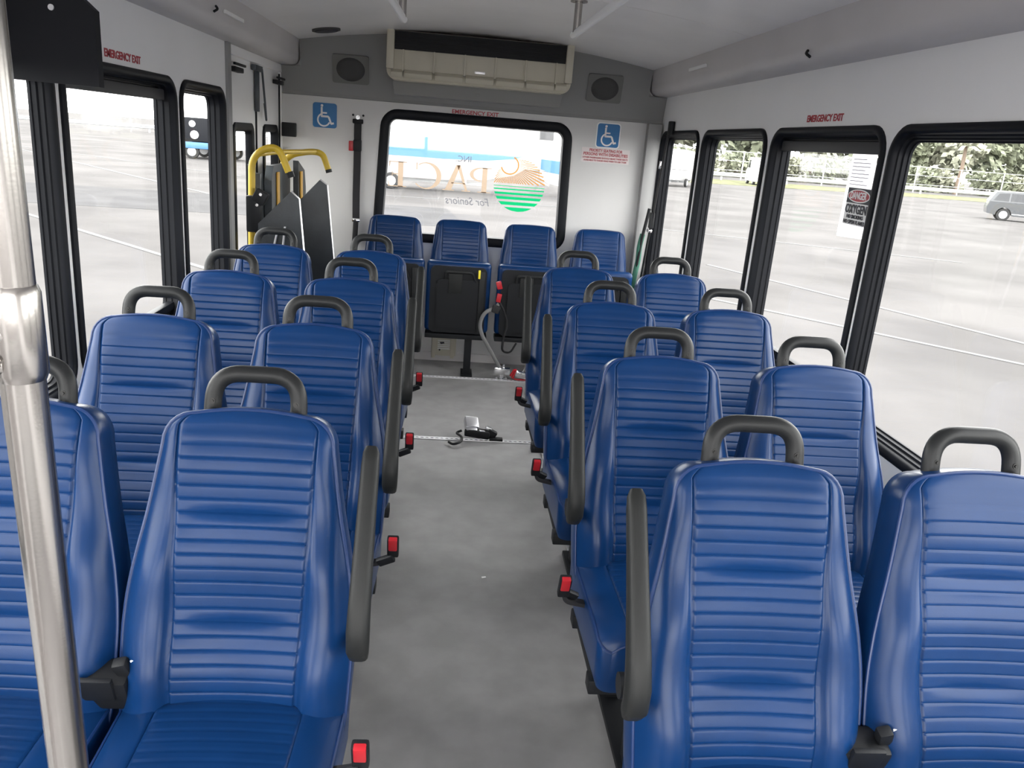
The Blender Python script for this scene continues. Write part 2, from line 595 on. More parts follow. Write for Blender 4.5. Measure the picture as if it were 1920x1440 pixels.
# ---- seat-track strip on the floor at the right edge of the aisle, wall bases
for s, nm in ((1, 'trim_4'), (-1, 'trim_5')):
    bm = BM()
    box(bm, (s * 0.407, 2.0, 0.004), (0.014, 5.6, 0.010), 0.002)
    struct(ob(nm, bm, M['alu'] if s > 0 else M['alu'], smooth=0))
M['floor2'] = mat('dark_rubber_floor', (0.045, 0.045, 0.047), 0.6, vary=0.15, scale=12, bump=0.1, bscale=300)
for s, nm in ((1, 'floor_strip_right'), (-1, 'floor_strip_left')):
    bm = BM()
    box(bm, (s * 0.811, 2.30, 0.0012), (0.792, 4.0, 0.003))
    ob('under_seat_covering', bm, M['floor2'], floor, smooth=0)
for s, nm in ((1, 'baseboard_right'), (-1, 'baseboard_left')):
    bm = BM()
    if s > 0:
        box(bm, (XW - 0.006, (YF + YR) / 2, 0.06), (0.012, YR - YF, 0.12), 0.003)
    else:
        box(bm, (-XW + 0.006, (YF + 4.19) / 2, 0.06), (0.012, 4.19 - YF, 0.12), 0.003)
    struct(ob(nm, bm, M['cove'], smooth=0))
bm = BM()
box(bm, (0, YR - 0.005, 0.03), (2 * XW - 0.03, 0.010, 0.06), 0.002)
struct(ob('baseboard_rear', bm, M['cove'], smooth=0))

# ---- corner post, rear right
bm = BM()
box(bm, (1.163, YR - 0.035, 0.845), (0.090, 0.068, 1.67), 0.006)
struct(ob('trim_6', bm, M['greypost'], smooth=30))
# door jamb post and head, left
bm = BM()
box(bm, (-XW + 0.004, 4.165, 0.925), (0.020, 0.060, 1.845), 0.004)
struct(ob('trim_7', bm, M['greypost'], smooth=30))
bm = BM()
box(bm, (-XW - 0.02, 4.80, 1.822), (0.05, 1.20, 0.045), 0.004)
struct(ob('trim_8', bm, M['wall'], smooth=30))

# ================================================================== LIFT DOORS
def lift_door(nm, y0, y1, wy0, wy1, handle_front):
    d = bpy.data.objects.new(nm, None)
    d.location = (-1.252, (y0 + y1) / 2, 0.0)
    link(d)
    struct(d)
    cy = (y0 + y1) / 2
    bm = BM()
    # leaf with a window opening
    a0, a1, b0, b1 = wy0 - cy, wy1 - cy, 0.72, 1.475
    L0, L1 = y0 - cy, y1 - cy
    for (p, q, u, v) in ((L0, L1, 0.0, b0), (L0, L1, b1, 1.80), (L0, a0, b0, b1), (a1, L1, b0, b1)):
        box(bm, (0, (p + q) / 2, (u + v) / 2), (0.035, q - p, v - u))
    ob('leaf', bm, M['wall'], d, smooth=0)
    f3 = lambda y, z, dd: (0.0175 - dd, y, z)
    fr = ob('window_frame', frame_bm((a0, a1, b0, b1), 0.055, f3, [(-0.012, 0.0), (-0.012, -0.010), (0.016, -0.012), (0.030, 0.0), (0.034, 0.03), (0.0, 0.034)]), M['rubber'], d, smooth=50)
    # square corners behind the rounded frame
    g = BM()
    prism(g, rrect(a0 + 0.02, a1 - 0.02, b0 + 0.02, b1 - 0.02, 0.04, 5), lambda y, z: (-0.004, y, z), lambda y, z: (-0.009, y, z))
    ob('pane', g, M['glass'], d, smooth=0)
    e = BM()
    box(e, (0.020, L1 - 0.006, 0.90), (0.012, 0.012, 1.78), 0.002)
    ob('edge_seal', e, M['rubber'], d)
    c = BM()                                           # closer arm at the head
    yy = L0 + 0.10 if handle_front else L1 - 0.12
    box(c, (0.040, yy, 1.735), (0.035, 0.16, 0.024), 0.005)
    box(c, (0.050, yy + 0.03, 1.760), (0.014, 0.20, 0.012), 0.003)
    ob('closer_arm', c, M['black'], d)
    return d
door_1 = lift_door('door_1', 4.205, 4.785, 4.29, 4.70, True)
door_2 = lift_door('door_2', 4.795, 5.395, 4.95, 5.32, False)
# centre bolt on the meeting edge
bm = BM()
box(bm, (0.034, 0.26, 1.66), (0.022, 0.030, 0.22), 0.004)
box(bm, (0.036, 0.26, 1.775), (0.026, 0.16, 0.030), 0.004)
ob('latch_bolt', bm, M['lift'], door_1)
bm = BM()
tube(bm, rounded([(0.03, -0.20, 1.78), (0.045, -0.20, 1.60), (0.045, -0.17, 1.50), (0.03, -0.15, 1.60)], 0.02), 0.006, 8)
ob('pull_strap', bm, M['lift'], door_2)
bm = BM()
box(bm, (-1.17, 5.385, 1.465), (0.085, 0.05, 0.085), 0.006)
tag(ob('door_buffer', bm, M['black']), 'black rubber door buffer block in the corner beside the lift doors', 'door buffer')

# ================================================================== SEATS
HW = [(0.38, 0.200), (0.42, 0.207), (0.46, 0.209), (0.52, 0.2115), (0.58, 0.2115), (0.63, 0.208), (0.68, 0.201), (0.73, 0.191), (0.78, 0.180), (0.83, 0.171), (0.88, 0.163), (0.915, 0.157)]

def smooth_table(tab, w=0.03):
    xs = np.linspace(tab[0][0], tab[-1][0], 400)
    ys = np.interp(xs, [t[0] for t in tab], [t[1] for t in tab])
    k = int(w / (xs[1] - xs[0])) | 1
    pad = k // 2
    ys2 = np.convolve(np.pad(ys, pad, mode='edge'), np.ones(k) / k, mode='valid')
    return xs, ys2

def make_back(zb, zt, tab, rc, slope, thick, pleat, xs_top, xs_bot, creases, bol, dome, zref=0.98, concave=0.010, yoff=-0.010, groove=0.0017):
    """upholstered backrest: pleated front grid, wrapped sides and back. Returns mesh, outline"""
    sx, sy = smooth_table(tab)
    zc0 = zt - rc
    hwc = float(np.interp(zc0, sx, sy))
    def hw(z):
        if z <= zc0:
            return float(np.interp(z, sx, sy))
        d = min(1.0, (z - zc0) / rc)
        return hwc - rc + rc * math.sqrt(max(0.0, 1 - d * d)) if d < 0.9999 else hwc - rc
    cn = math.hypot(1, slope)
    nrm = Vector((0, -1 / cn, slope / cn))
    def plane(x, z):
        return Vector((x, yoff - (zref - z) * slope, z))
    z0p = zt - 0.030
    rows = []
    for kk in range(60):
        for off in (0.0, 0.0011, 0.0026, 0.0055, 0.5 * pleat, pleat - 0.0055, pleat - 0.0026, pleat - 0.0011):
            zz_ = z0p - kk * pleat - off
            if zb <= zz_ < zc0 - 0.0006:
                rows.append(zz_)
    rows = sorted(set([zb] + rows)) + [zc0 + rc * math.sin(t) for t in np.linspace(0, PI / 2, 14)]
    # normalised column positions: pleated centre, fine steps at the seam, then the wing
    ctr = list(np.linspace(0, 0.93, 11)) + [0.955, 0.975, 0.99, 1.0]
    half = [('c', u) for u in ctr] + [('w', u) for u in (0.04, 0.08, 0.12, 0.18, 0.28, 0.40, 0.52, 0.64, 0.75, 0.85, 0.93, 0.98, 1.0)]
    cols = [(-1, k) for k in reversed(half[1:])] + [(1, k) for k in half]
    bm = BM()
    grid = []
    for z in rows:
        h = hw(z)
        fz = (z - zb) / (zt - zb)
        xs = min(xs_bot + (xs_top - xs_bot) * fz, h * 0.86)
        row = []
        for s, (kind, u) in cols:
            x = xs * u if kind == 'c' else xs + (h - xs) * u
            D = 0.0
            e = x / h
            D += 0.020 * (1 - e ** 8)                               # crown above the piping plane
            D -= concave * (1 - min(1, x / xs) ** 2) * (1 - 0.5 * fz)   # hollow across
            topf = 1 - math.exp(-max(0.0, (zt - z)) / 0.018)
            for (cz, amp, wdt) in bol['lumbar']:
                D += amp * math.exp(-((z - cz) / wdt) ** 2) * (1 - e ** 6)
            if kind == 'w' and u > 0:
                bz = 1 / (1 + math.exp((z - bol['z']) / bol['w']))
                D += (bol['lo'] * bz + bol['hi'] * (1 - bz)) * math.sin(PI * min(1, u * 0.9 + 0.06)) ** 0.9 * min(1, u * 6)
                D -= 0.0030 * math.exp(-((u - 0.06) / 0.035) ** 2)      # top-stitch line
            if kind == 'c':
                ph = (z0p - z) / pleat
                fr = ph - math.floor(ph)
                dd = min(fr, 1 - fr) * pleat
                edge = 1.0 if u < 0.985 else 0.2
                D -= groove * math.exp(-(dd / 0.0014) ** 2) * edge
                D += groove * 0.2 * math.sin(PI * fr)
                for (cz, amp, span) in creases:
                    D -= amp * math.exp(-((z - cz) / 0.006) ** 2) * max(0, 1 - (x / span) ** 2)
                    D += amp * 0.5 * math.exp(-((z - cz + 0.02) / 0.012) ** 2) * max(0, 1 - (x / span) ** 2)
            D -= 0.0035 * math.exp(-((x - xs) / 0.0024) ** 2)             # seam
            D *= topf
            zz = z + dome * (1 - e * e) * max(0.0, min(1.0, (z - (zt - 0.12)) / 0.12)) ** 2
            row.append(bm.verts.new(plane(s * x, zz) + nrm * D))
        grid.append(row)
    nc = len(cols)
    for i in range(len(grid) - 1):
        for k in range(nc - 1):
            bm.faces.new((grid[i][k], grid[i][k + 1], grid[i + 1][k + 1], grid[i + 1][k]))
    loop = [grid[i][0] for i in range(len(grid))] + grid[-1][1:-1] + [grid[i][-1] for i in reversed(range(len(grid)))] + list(reversed(grid[0][1:-1]))
    outline = [v.co.copy() for v in loop[:len(grid) * 2 + nc - 2]]
    ctrp = Vector((0, 0, (zb + zt) / 2))
    prev = loop
    for (dep, out) in ((0.012, 0.003), (thick * 0.5, 0.004), (thick * 0.82, 0.001), (thick, -0.014)):
        cur = []
        for v in loop:
            p = v.co.copy()
            base = plane(p.x, p.z)
            base = base - nrm * 0.0
            # outward direction in the back plane
            px, pz = p.x, p.z
            if pz > zc0:
                dirv = Vector((px - math.copysign(max(0.0, hwc - rc), px) * min(1, abs(px) / max(1e-6, hwc - rc)), 0, pz - zc0))
            else:
                dirv = Vector((px, 0, 0))
            dirv = dirv.normalized() if dirv.length > 1e-6 else Vector((0, 0, 1))
            cur.append(bm.verts.new(Vector((p.x, plane(p.x, p.z).y, p.z)) - nrm * dep + dirv * out))
        m = len(loop)
        for k in range(m):
            bm.faces.new((prev[k], prev[(k + 1) % m], cur[(k + 1) % m], cur[k]))
        prev = cur
    bm.faces.new(prev)
    me = bm_mesh(bm, 'backrest', M['vinyl'], 60)
    # thin out the outline for the piping
    out = [outline[0]]
    for p in outline[1:]:
        if (p - out[-1]).length > 0.010:
            out.append(p)
    return me, out, nrm

def make_cushion(y0, y1, hb, hf, z0, z1, pleat=0.0245):
    """y0 front (towards -Y), y1 back"""
    bm = BM()
    ny = int((y1 - y0) / 0.0036)
    us = list(np.linspace(0, 0.62, 9)) + [0.635, 0.65, 0.66, 0.68, 0.74, 0.82, 0.9, 0.95, 0.985, 1.0]
    cols = [-u for u in reversed(us[1:])] + us
    grid = []
    for j in range(ny + 1):
        y = y0 + (y1 - y0) * j / ny
        t = j / ny
        h = hf + (hb - hf) * t
        dfr = y - y0
        rcorner = 0.03
        if dfr < rcorner:
            h = h - rcorner + math.sqrt(max(0, rcorner ** 2 - (rcorner - dfr) ** 2))
        row = []
        for u in cols:
            a = abs(u)
            z = z1 - 0.022 * a ** 7 + 0.012 * math.cos(a * PI / 2)
            z -= 0.030 * math.exp(-dfr / 0.022)
            if a < 0.645:
                fr = (dfr / pleat) % 1.0
                dd = min(fr, 1 - fr) * pleat
                z -= 0.0014 * math.exp(-(dd / 0.0022) ** 2)
            z -= 0.0035 * math.exp(-((a - 0.65) / 0.012) ** 2)
            row.append(bm.verts.new((u * h, y, z)))
        grid.append(row)
    nc = len(cols)
    for i in range(ny):
        for k in range(nc - 1):
            bm.faces.new((grid[i][k], grid[i][k + 1], grid[i + 1][k + 1], grid[i + 1][k]))
    loop = [grid[i][0] for i in range(ny + 1)] + grid[-1][1:-1] + [grid[i][-1] for i in reversed(range(ny + 1))] + list(reversed(grid[0][1:-1]))
    edge = [v.co.copy() for v in loop]
    prev = loop
    cy = (y0 + y1) / 2
    for (zz, sc) in ((z1 - 0.045, 1.012), (z0 + 0.03, 1.0), (z0, 0.95)):
        cur = [bm.verts.new((v.co.x * sc, cy + (v.co.y - cy) * sc, min(zz, v.co.z - 0.004))) for v in loop]
        m = len(loop)
        for k in range(m):
            bm.faces.new((prev[k], prev[(k + 1) % m], cur[(k + 1) % m], cur[k]))
        prev = cur
    bm.faces.new(prev)
    me = bm_mesh(bm, 'seat_cushion', M['vinyl'], 60)
    e2 = [edge[0]]
    for p in edge[1:]:
        if (p - e2[-1]).length > 0.012:
            e2.append(p)
    return me, e2

SLOPE = 0.30
BOL = dict(lumbar=[(0.50, 0.020, 0.07), (0.70, 0.010, 0.06), (0.87, 0.006, 0.05)], z=0.70, w=0.035, lo=0.024, hi=0.003)
back_me, outline, bnrm = make_back(0.385, 0.966, HW, 0.055, SLOPE, 0.085, 0.0245, 0.128, 0.112, [(0.790, 0.006, 0.11), (0.595, 0.005, 0.10)], BOL, 0.010)
bm = BM()
tube(bm, [p + bnrm * 0.001 for p in outline], 0.0038, 8)
pip_me = bm_mesh(bm, 'piping', M['piping'])
cush_me, cedge = make_cushion(-0.515, -0.115, 0.206, 0.197, 0.285, 0.452)
bm = BM()
tube(bm, cedge + [cedge[0]], 0.0035, 6, cap=False)
cpip_me = bm_mesh(bm, 'piping', M['piping'])

# grab handle: bent tube standing in the top of the backrest
def hp(x, s):          # s = height along the leaning back above z 0.93
    return Vector((x, 0.018 + s * 0.24, 0.925 + s))
hpath = rounded([hp(-0.083, 0), hp(-0.080, 0.105), hp(0.080, 0.105), hp(0.083, 0)], 0.058, 10)
bm = BM()
tube(bm, hpath, 0.0165, 14)
handle_me = bm_mesh(bm, 'grab_handle', M['handle'])
bm = BM()
disc(bm, (0, 0.004, 0), (0, -1, 0.2), 0.0058, 0.0022, 10)
disc(bm, (0, 0.002, 0), (0, -1, 0.2), 0.0030, 0.0022, 6)
screw_me = bm_mesh(bm, 'screw', M['screw'])

# folded-up armrest
bm = BM()
apath = [(-0.184, 0.572, 0.020, 0.016), (-0.196, 0.578, 0.034, 0.019), (-0.212, 0.602, 0.046, 0.021), (-0.212, 0.637, 0.050, 0.0215), (-0.192, 0.682, 0.048, 0.0205), (-0.146, 0.757, 0.043, 0.019), (-0.098, 0.832, 0.039, 0.018), (-0.058, 0.892, 0.036, 0.0175), (-0.044, 0.912, 0.031, 0.016), (-0.036, 0.921, 0.020, 0.011)]
prev = None
seg = 14
for i, (y, z, dh, wx) in enumerate(apath):
    a = apath[max(0, i - 1)]
    b = apath[min(len(apath) - 1, i + 1)]
    tg = Vector((0, b[0] - a[0], b[1] - a[1])).normalized()
    nn = Vector((0, -tg.z, tg.y))
    ring = []
    for k in range(seg):
        t = 2 * PI * k / seg
        cx = math.copysign(abs(math.cos(t)) ** 0.6, math.cos(t))
        sn = math.copysign(abs(math.sin(t)) ** 0.6, math.sin(t))
        ring.append(bm.verts.new(Vector((cx * wx, y, z)) + nn * sn * dh * 0.5))
    if prev:
        for k in range(seg):
            bm.faces.new((prev[k], prev[(k + 1) % seg], ring[(k + 1) % seg], ring[k]))
    else:
        bm.faces.new(ring)
    prev = ring
bm.faces.new(prev)
arm_me = bm_mesh(bm, 'armrest', M['arm'], 50)
bm = BM()
disc(bm, (-0.014, -0.125, 0.575), (1, 0, 0), 0.024, 0.028, 14)
box(bm, (0.0, -0.150, 0.580), (0.014, 0.070, 0.030), 0.004)
pivot_me = bm_mesh(bm, 'armrest_pivot', M['black'])

# belt buckle on its stalk
bm = BM()
box(bm, (0, 0, 0.030), (0.030, 0.020, 0.066), 0.005)
box(bm, (0.018, 0.010, -0.012), (0.046, 0.014, 0.024), 0.004, rot=(0, 0.5, 0))
buckle_me = bm_mesh(bm, 'belt_buckle', M['black'])
bm = BM()
box(bm, (0, -0.006, 0.045), (0.022, 0.014, 0.040), 0.003)
button_me = bm_mesh(bm, 'release_button', M['red'])

# belt retractor between the two cushions of a pair
bm = BM()
box(bm, (0, 0, 0.03), (0.090, 0.060, 0.075), 0.008, rot=(0.3, 0, 0))
box(bm, (0.040, -0.006, 0.055), (0.026, 0.022, 0.085), 0.005, rot=(0.35, -0.25, 0))
box(bm, (-0.005, -0.036, 0.045), (0.060, 0.012, 0.055), 0.004, rot=(0.3, 0, 0))
retr_me = bm_mesh(bm, 'belt_retractor', M['black'])
bm = BM()
box(bm, (0.058, -0.012, 0.082), (0.014, 0.003, 0.026), 0.001, rot=(0.3, -0.25, 0))
care_me = bm_mesh(bm, 'care_tag', M['white'])

bm = BM()
for dy in (-0.44, -0.17):
    box(bm, (0, dy, 0.264), (0.40, 0.045, 0.038), 0.004)
for dx in (-0.17, 0.17):
    box(bm, (dx, -0.305, 0.264), (0.035, 0.30, 0.034), 0.004)
sframe_me = bm_mesh(bm, 'seat_frame', M['black'])
bm = BM()
for dy in (-0.42, -0.16):
    box(bm, (0, dy, 0.128), (0.045, 0.045, 0.252), 0.004)
box(bm, (0, -0.29, 0.010), (0.075, 0.42, 0.019), 0.004)
ped_me = bm_mesh(bm, 'pedestal', M['black'])
bm = BM()
box(bm, (0, -0.30, 0.262), (0.11, 0.34, 0.03), 0.003)
wb_me = bm_mesh(bm, 'wall_bracket', M['black'])

stalk_me = {}
for sd in (-1, 1):
    bm = BM()
    xo = 0.262 if sd > 0 else 0.254
    zo = 0.440 if sd > 0 else 0.455
    ribbon(bm, rounded([(-sd * xo, -0.332, zo + 0.012), (-sd * (xo - 0.006), -0.326, zo - 0.022), (-sd * 0.190, -0.320, zo - 0.038)], 0.03, 4), 0.022, 0.010, (0, 1, 0))
    stalk_me[sd] = bm_mesh(bm, 'buckle_stalk', M['strap'])

ROWL = [1.4775, 2.2043, 2.9516, 3.6956]
ROWR = [1.3335, 2.0643, 2.8061, 3.6091]
XI, XO = 0.4727, 0.9057

def bus_seat(x, y, label, group, aisle, side):
    s = thing('bus_seat', label, 'seat', (x, y, 0.0), group=group)
    b = ob('backrest', back_me, None, s)
    ob('piping', pip_me, None, b)
    c = ob('seat_cushion', cush_me, None, s)
    ob('piping', cpip_me, None, c)
    h = ob('grab_handle', handle_me, None, s)
    for sx in (-1, 1):
        ob('screw', screw_me, None, h, loc=(sx * 0.0790, 0.0125, 0.981))
    ob('seat_frame', sframe_me, None, s)
    if aisle:
        ob('pedestal', ped_me, None, s, loc=(-side * 0.06, 0, 0))
        ob('armrest', arm_me, None, s, loc=(-side * 0.231, 0, 0))
        ob('armrest_pivot', pivot_me, None, s, loc=(-side * 0.226, 0.0, 0))
        bk = ob('belt_buckle', buckle_me, None, s, loc=(-side * (0.262 if side > 0 else 0.254), -0.335, 0.440 if side > 0 else 0.455), rot=(0.35, 0, 0 if side > 0 else PI))
        ob('buckle_stalk', stalk_me[side], None, s)
        if side < 0:
            bk.rotation_euler = (-0.35, 0, PI)
        rb = ob('release_button', button_me, None, bk)
        if side < 0:
            rb.location = (0, 0.012, 0)
    else:
        ob('wall_bracket', wb_me, None, s, loc=(side * 0.256, 0, 0))
    return s

ordn = ['front', 'second', 'third', 'last']
GRP = 'blue forward-facing bus seats'
for i in range(4):
    yl, yr = ROWL[i], ROWR[i]
    if i == 0:
        la = 'blue vinyl aisle seat with black armrest, nearest row to the steel pole'
        lo = 'blue vinyl window seat standing partly behind the steel pole'
        ra = 'blue vinyl aisle seat, front row on the side away from the steel pole'
        ro = 'blue vinyl window seat, front row on the side away from the steel pole'
    else:
        k = {1: 'third row ahead of', 2: 'second row ahead of', 3: 'row right in front of'}[i]
        la = 'blue vinyl aisle seat, %s the yellow wheelchair lift' % k
        lo = 'blue vinyl window seat, %s the yellow wheelchair lift' % k
        k2 = {1: 'second row from front', 2: 'third row from front', 3: 'fourth row from front'}[i]
        ra = 'blue vinyl aisle seat, %s on the side opposite the wheelchair lift' % k2
        ro = 'blue vinyl window seat, %s on the side opposite the wheelchair lift' % k2
    bus_seat(-XI, yl, la, GRP, True, -1)
    bus_seat(-XO, yl, lo, GRP, False, -1)
    bus_seat(XI, yr, ra, GRP, True, 1)
    bus_seat(XO, yr, ro, GRP, False, 1)

for sd, yy, lb in ((-1, ROWL[0], 'black seat belt buckle box between the two seats nearest the steel pole'), (1, ROWR[0], 'black seat belt buckle box between the two front seats away from the pole')):
    r = thing('belt_buckle_box', lb, 'belt buckle', (sd * (XI + XO) / 2 - 0.012, yy - 0.175, 0.452))
    ob('housing', retr_me, None, r)
    ob('care_tag', care_me, None, r)

# ================================================================== FOLDED REAR SEATS
FHW = [(0.42, 0.188), (0.60, 0.190), (0.70, 0.188), (0.80, 0.180), (0.90, 0.166), (0.94, 0.160)]
FB = dict(lumbar=[(0.60, 0.010, 0.08), (0.86, 0.006, 0.06)], z=0.62, w=0.05, lo=0.010, hi=0.004)
fback_me, fout, fn = make_back(0.42, 0.985, FHW, 0.050, 0.14, 0.070, 0.0245, 0.120, 0.116, [(0.76, 0.003, 0.10)], FB, 0.004, zref=0.985, concave=0.006, yoff=0.02, groove=0.0008)
bm = BM()
tube(bm, [p + fn * 0.001 for p in fout], 0.0036, 6)
fpip_me = bm_mesh(bm, 'piping', M['piping'])
# folded cushion: stands upright in front of the backrest
bm = BM()
box(bm, (0, -0.135, 0.520), (0.410, 0.085, 0.455), 0.030, seg=4)
fcush_me = bm_mesh(bm, 'folded_cushion', M['vinyl'], 60)
bm = BM()
prism(bm, rrect(-0.178, 0.178, 0.292, 0.720, 0.035, 5), lambda x, z: (x, -0.196, z), lambda x, z: (x, -0.170, z))
prism(bm, rrect(-0.135, 0.125, 0.320, 0.640, 0.025, 5), lambda x, z: (x, -0.206, z), lambda x, z: (x, -0.195, z))
fshell_me = bm_mesh(bm, 'underside_shell', M['black'], 35)
bm = BM()
tube(bm, rounded([(-0.085, -0.200, 0.640), (-0.085, -0.216, 0.690), (0.085, -0.216, 0.690), (0.110, -0.200, 0.630)], 0.02, 5), 0.008, 8)
flatch_me = bm_mesh(bm, 'release_loop', M['handle'])
bm = BM()
box(bm, (-0.02, -0.209, 0.615), (0.085, 0.006, 0.125), 0.003)
fplate_me = bm_mesh(bm, 'latch_plate', M['arm'])
bm = BM()
box(bm, (0.148, -0.200, 0.50), (0.036, 0.016, 0.40), 0.004)
fstrap_me = bm_mesh(bm, 'side_bracket', M['handle'])
bm = BM()
box(bm, (0.0, -0.135, 0.265), (0.40, 0.11, 0.030), 0.004)
box(bm, (0.085, -0.135, 0.128), (0.046, 0.050, 0.252), 0.003)
box(bm, (0.085, -0.115, 0.007), (0.075, 0.16, 0.012), 0.003)
fleg_me = bm_mesh(bm, 'leg', M['black'])
bm = BM()
box(bm, (0, 0.110, 0.30), (0.36, 0.030, 0.045), 0.004)
box(bm, (0, -0.01, 0.275), (0.05, 0.25, 0.03), 0.004)
fframe_me = bm_mesh(bm, 'back_frame', M['black'])
bm = BM()
box(bm, (0.128, -0.216, 0.683), (0.014, 0.010, 0.055), 0.004)
ftag_me = bm_mesh(bm, 'yellow_pull', M['tag'])

FLIP = [(-0.476, 'folded blue flip seat under the rear window corner nearest the hanging belt', 'A'),
        (-0.052, 'folded blue flip seat with a yellow pull tab on its black underside', 'B'),
        (0.400, 'folded blue flip seat beside the yellow-tabbed one, under the sun emblem', 'C'),
        (0.862, 'folded blue flip seat against the rear wall below the priority seating sign', 'D')]
for x, lb, kk in FLIP:
    s = thing('flip_seat', lb, 'seat', (x, 5.245, 0), group='folded seats along the rear wall')
    b = ob('backrest', fback_me, None, s)
    ob('piping', fpip_me, None, b)
    ob('folded_cushion', fcush_me, None, s)
    sh = ob('underside_shell', fshell_me, None, s)
    ob('release_loop', flatch_me, None, sh)
    ob('latch_plate', fplate_me, None, sh)
    ob('side_bracket', fstrap_me, None, sh)
    ob('leg', fleg_me, None, s)
    ob('back_frame', fframe_me, None, s)
    if kk == 'B':
        t = ob('yellow_pull', ftag_me, None, s)
        t['label'] = 'yellow pull tab'

# armrests folded beside the flip seats
bm = BM()
box(bm, (0, 0, 0.16), (0.030, 0.040, 0.34), 0.012)
disc(bm, (-0.016, 0.01, 0.01), (1, 0, 0), 0.022, 0.032, 12)
farm_me = bm_mesh(bm, 'armrest', M['arm'], 50)
for par, dx in (('A', 0), ('C', 0)):
    pass

# ================================================================== FLOOR TRACKS AND TIE-DOWNS
def track(y, label):
    t = thing('floor_track', label, 'floor track', (0.06, y, 0), group='floor anchor tracks')
    bm = BM()
    for dy in (-0.011, 0.011):
        box(bm, (0, dy, 0.003), (0.76, 0.008, 0.007), 0.0015)
    box(bm, (0, 0, 0.0015), (0.76, 0.020, 0.003))
    ob('rail', bm, M['alu'], t, smooth=0)
    bm = BM()
    for k in range(30):
        disc(bm, (-0.37 + k * 0.0255, 0, 0.0028), (0, 0, 1), 0.0078, 0.0012, 8)
    h = ob('anchor_holes', bm, M['ink'], t, smooth=0)
    h['kind'] = 'stuff'
track(3.897, 'aluminium anchor track across the aisle under the loose chrome tie-down')
track(5.010, 'aluminium anchor track across the floor just ahead of the folded seats')

td = thing('tie_down', 'chrome ratchet tie-down with black hook lying on the aisle floor', 'tie-down', (0.055, 3.90, 0.0))
bm = BM()
box(bm, (-0.012, 0.045, 0.075), (0.070, 0.070, 0.040), 0.006, rot=(0.5, 0.15, 0.2))
box(bm, (-0.012, 0.01, 0.055), (0.060, 0.030, 0.030), 0.006, rot=(0.5, 0.1, 0.2))
ob('ratchet_cover', bm, M['alu'], td)
bm = BM()
box(bm, (0.020, 0.015, 0.036), (0.13, 0.055, 0.040), 0.008, rot=(0, 0.12, 0))
box(bm, (0.095, 0.02, 0.030), (0.050, 0.035, 0.050), 0.008, rot=(0, 0.5, 0))
box(bm, (0.120, 0.0, 0.011), (0.070, 0.034, 0.016), 0.004)
ob('ratchet_body', bm, M['black'], td)
bm = BM()
box(bm, (0.080, 0.03, 0.058), (0.034, 0.030, 0.016), 0.004, rot=(0, 0.4, 0))
box(bm, (0.045, 0.005, 0.050), (0.03, 0.02, 0.01), 0.003, rot=(0, 0.2, 0.3))
ob('cam_lever', bm, M['alu'], td)
bm = BM()
hk = rounded([(-0.060, 0.03, 0.040), (-0.090, 0.02, 0.030), (-0.055, -0.03, 0.026), (-0.062, -0.09, 0.022), (-0.105, -0.115, 0.016), (-0.125, -0.075, 0.014)], 0.025, 5)
tube(bm, hk, 0.0065, 8)
ob('hook', bm, M['black'], td)

td2 = thing('tie_down', 'chrome tie-down clamp with red strap below the folded seats', 'tie-down', (0.262, 5.035, 0.0))
bm = BM()
box(bm, (0.0, 0, 0.062), (0.110, 0.050, 0.050), 0.010)
box(bm, (0.0, 0, 0.028), (0.026, 0.030, 0.050), 0.005)
for dx in (-0.035, 0.028):
    disc(bm, (dx, -0.018, 0.012), (0, -1, 0), 0.012, 0.012, 12)
disc(bm, (0.01, 0, 0.085), (0, 0, 1), 0.010, 0.020, 10)
ob('clamp', bm, M['chrome'], td2)
bm = BM()
tube(bm, rounded([(0.060, -0.01, 0.030), (0.082, -0.01, 0.075), (0.096, -0.01, 0.070), (0.075, -0.01, 0.020)], 0.02, 4), 0.008, 8)
ribbon(bm, [(0.07, 0.0, 0.020), (0.10, -0.02, 0.012), (0.16, -0.01, 0.010), (0.21, 0.01, 0.016)], 0.028, 0.004, (0, 1, 0))
ob('red_strap', bm, M['red'], td2)
bm = BM()
box(bm, (0.128, 0.0, 0.045), (0.080, 0.050, 0.046), 0.010, rot=(0, 0.25, 0))
for k in range(3):
    disc(bm, (0.105 + 0.02 * k, -0.028, 0.048), (0, -1, 0), 0.008, 0.006, 10)
disc(bm, (0.140, 0.0, 0.065), (0.4, 0, 1), 0.007, 0.05, 8)
ob('ratchet', bm, M['chrome'], td2)

sb = thing('seat_belt', 'grey webbing belt dangling between the folded seats to the floor clamp', 'seat belt', (0.19, 5.03, 0))
bm = BM()
tube(bm, rounded([(0.055, -0.03, 0.09), (0.0, -0.03, 0.18), (-0.075, -0.03, 0.30), (-0.095, -0.03, 0.37), (-0.07, -0.03, 0.45), (0.01, 0.0, 0.48), (0.02, 0.02, 0.50)], 0.04, 5), 0.012, 8, flat=0.5)
ob('webbing', bm, M['greystrap'], sb)
bm = BM()
tube(bm, rounded([(0.02, 0.0, 0.52), (0.055, -0.03, 0.47), (0.085, -0.03, 0.38), (0.065, -0.03, 0.30), (0.06, -0.03, 0.20), (0.115, -0.03, 0.19), (0.15, -0.03, 0.26)], 0.03, 5), 0.009, 8, flat=0.5)
box(bm, (0.005, -0.01, 0.47), (0.05, 0.03, 0.05), 0.008, rot=(0, 0.3, 0))
ob('loose_strap', bm, M['strap'], sb)
bm = BM()
box(bm, (0.018, -0.015, 0.545), (0.030, 0.022, 0.055), 0.005, rot=(0, 0.15, 0))
box(bm, (0.015, -0.01, 0.625), (0.034, 0.022, 0.050), 0.005, rot=(0, -0.3, 0))
ob('buckle', bm, M['red'], sb)

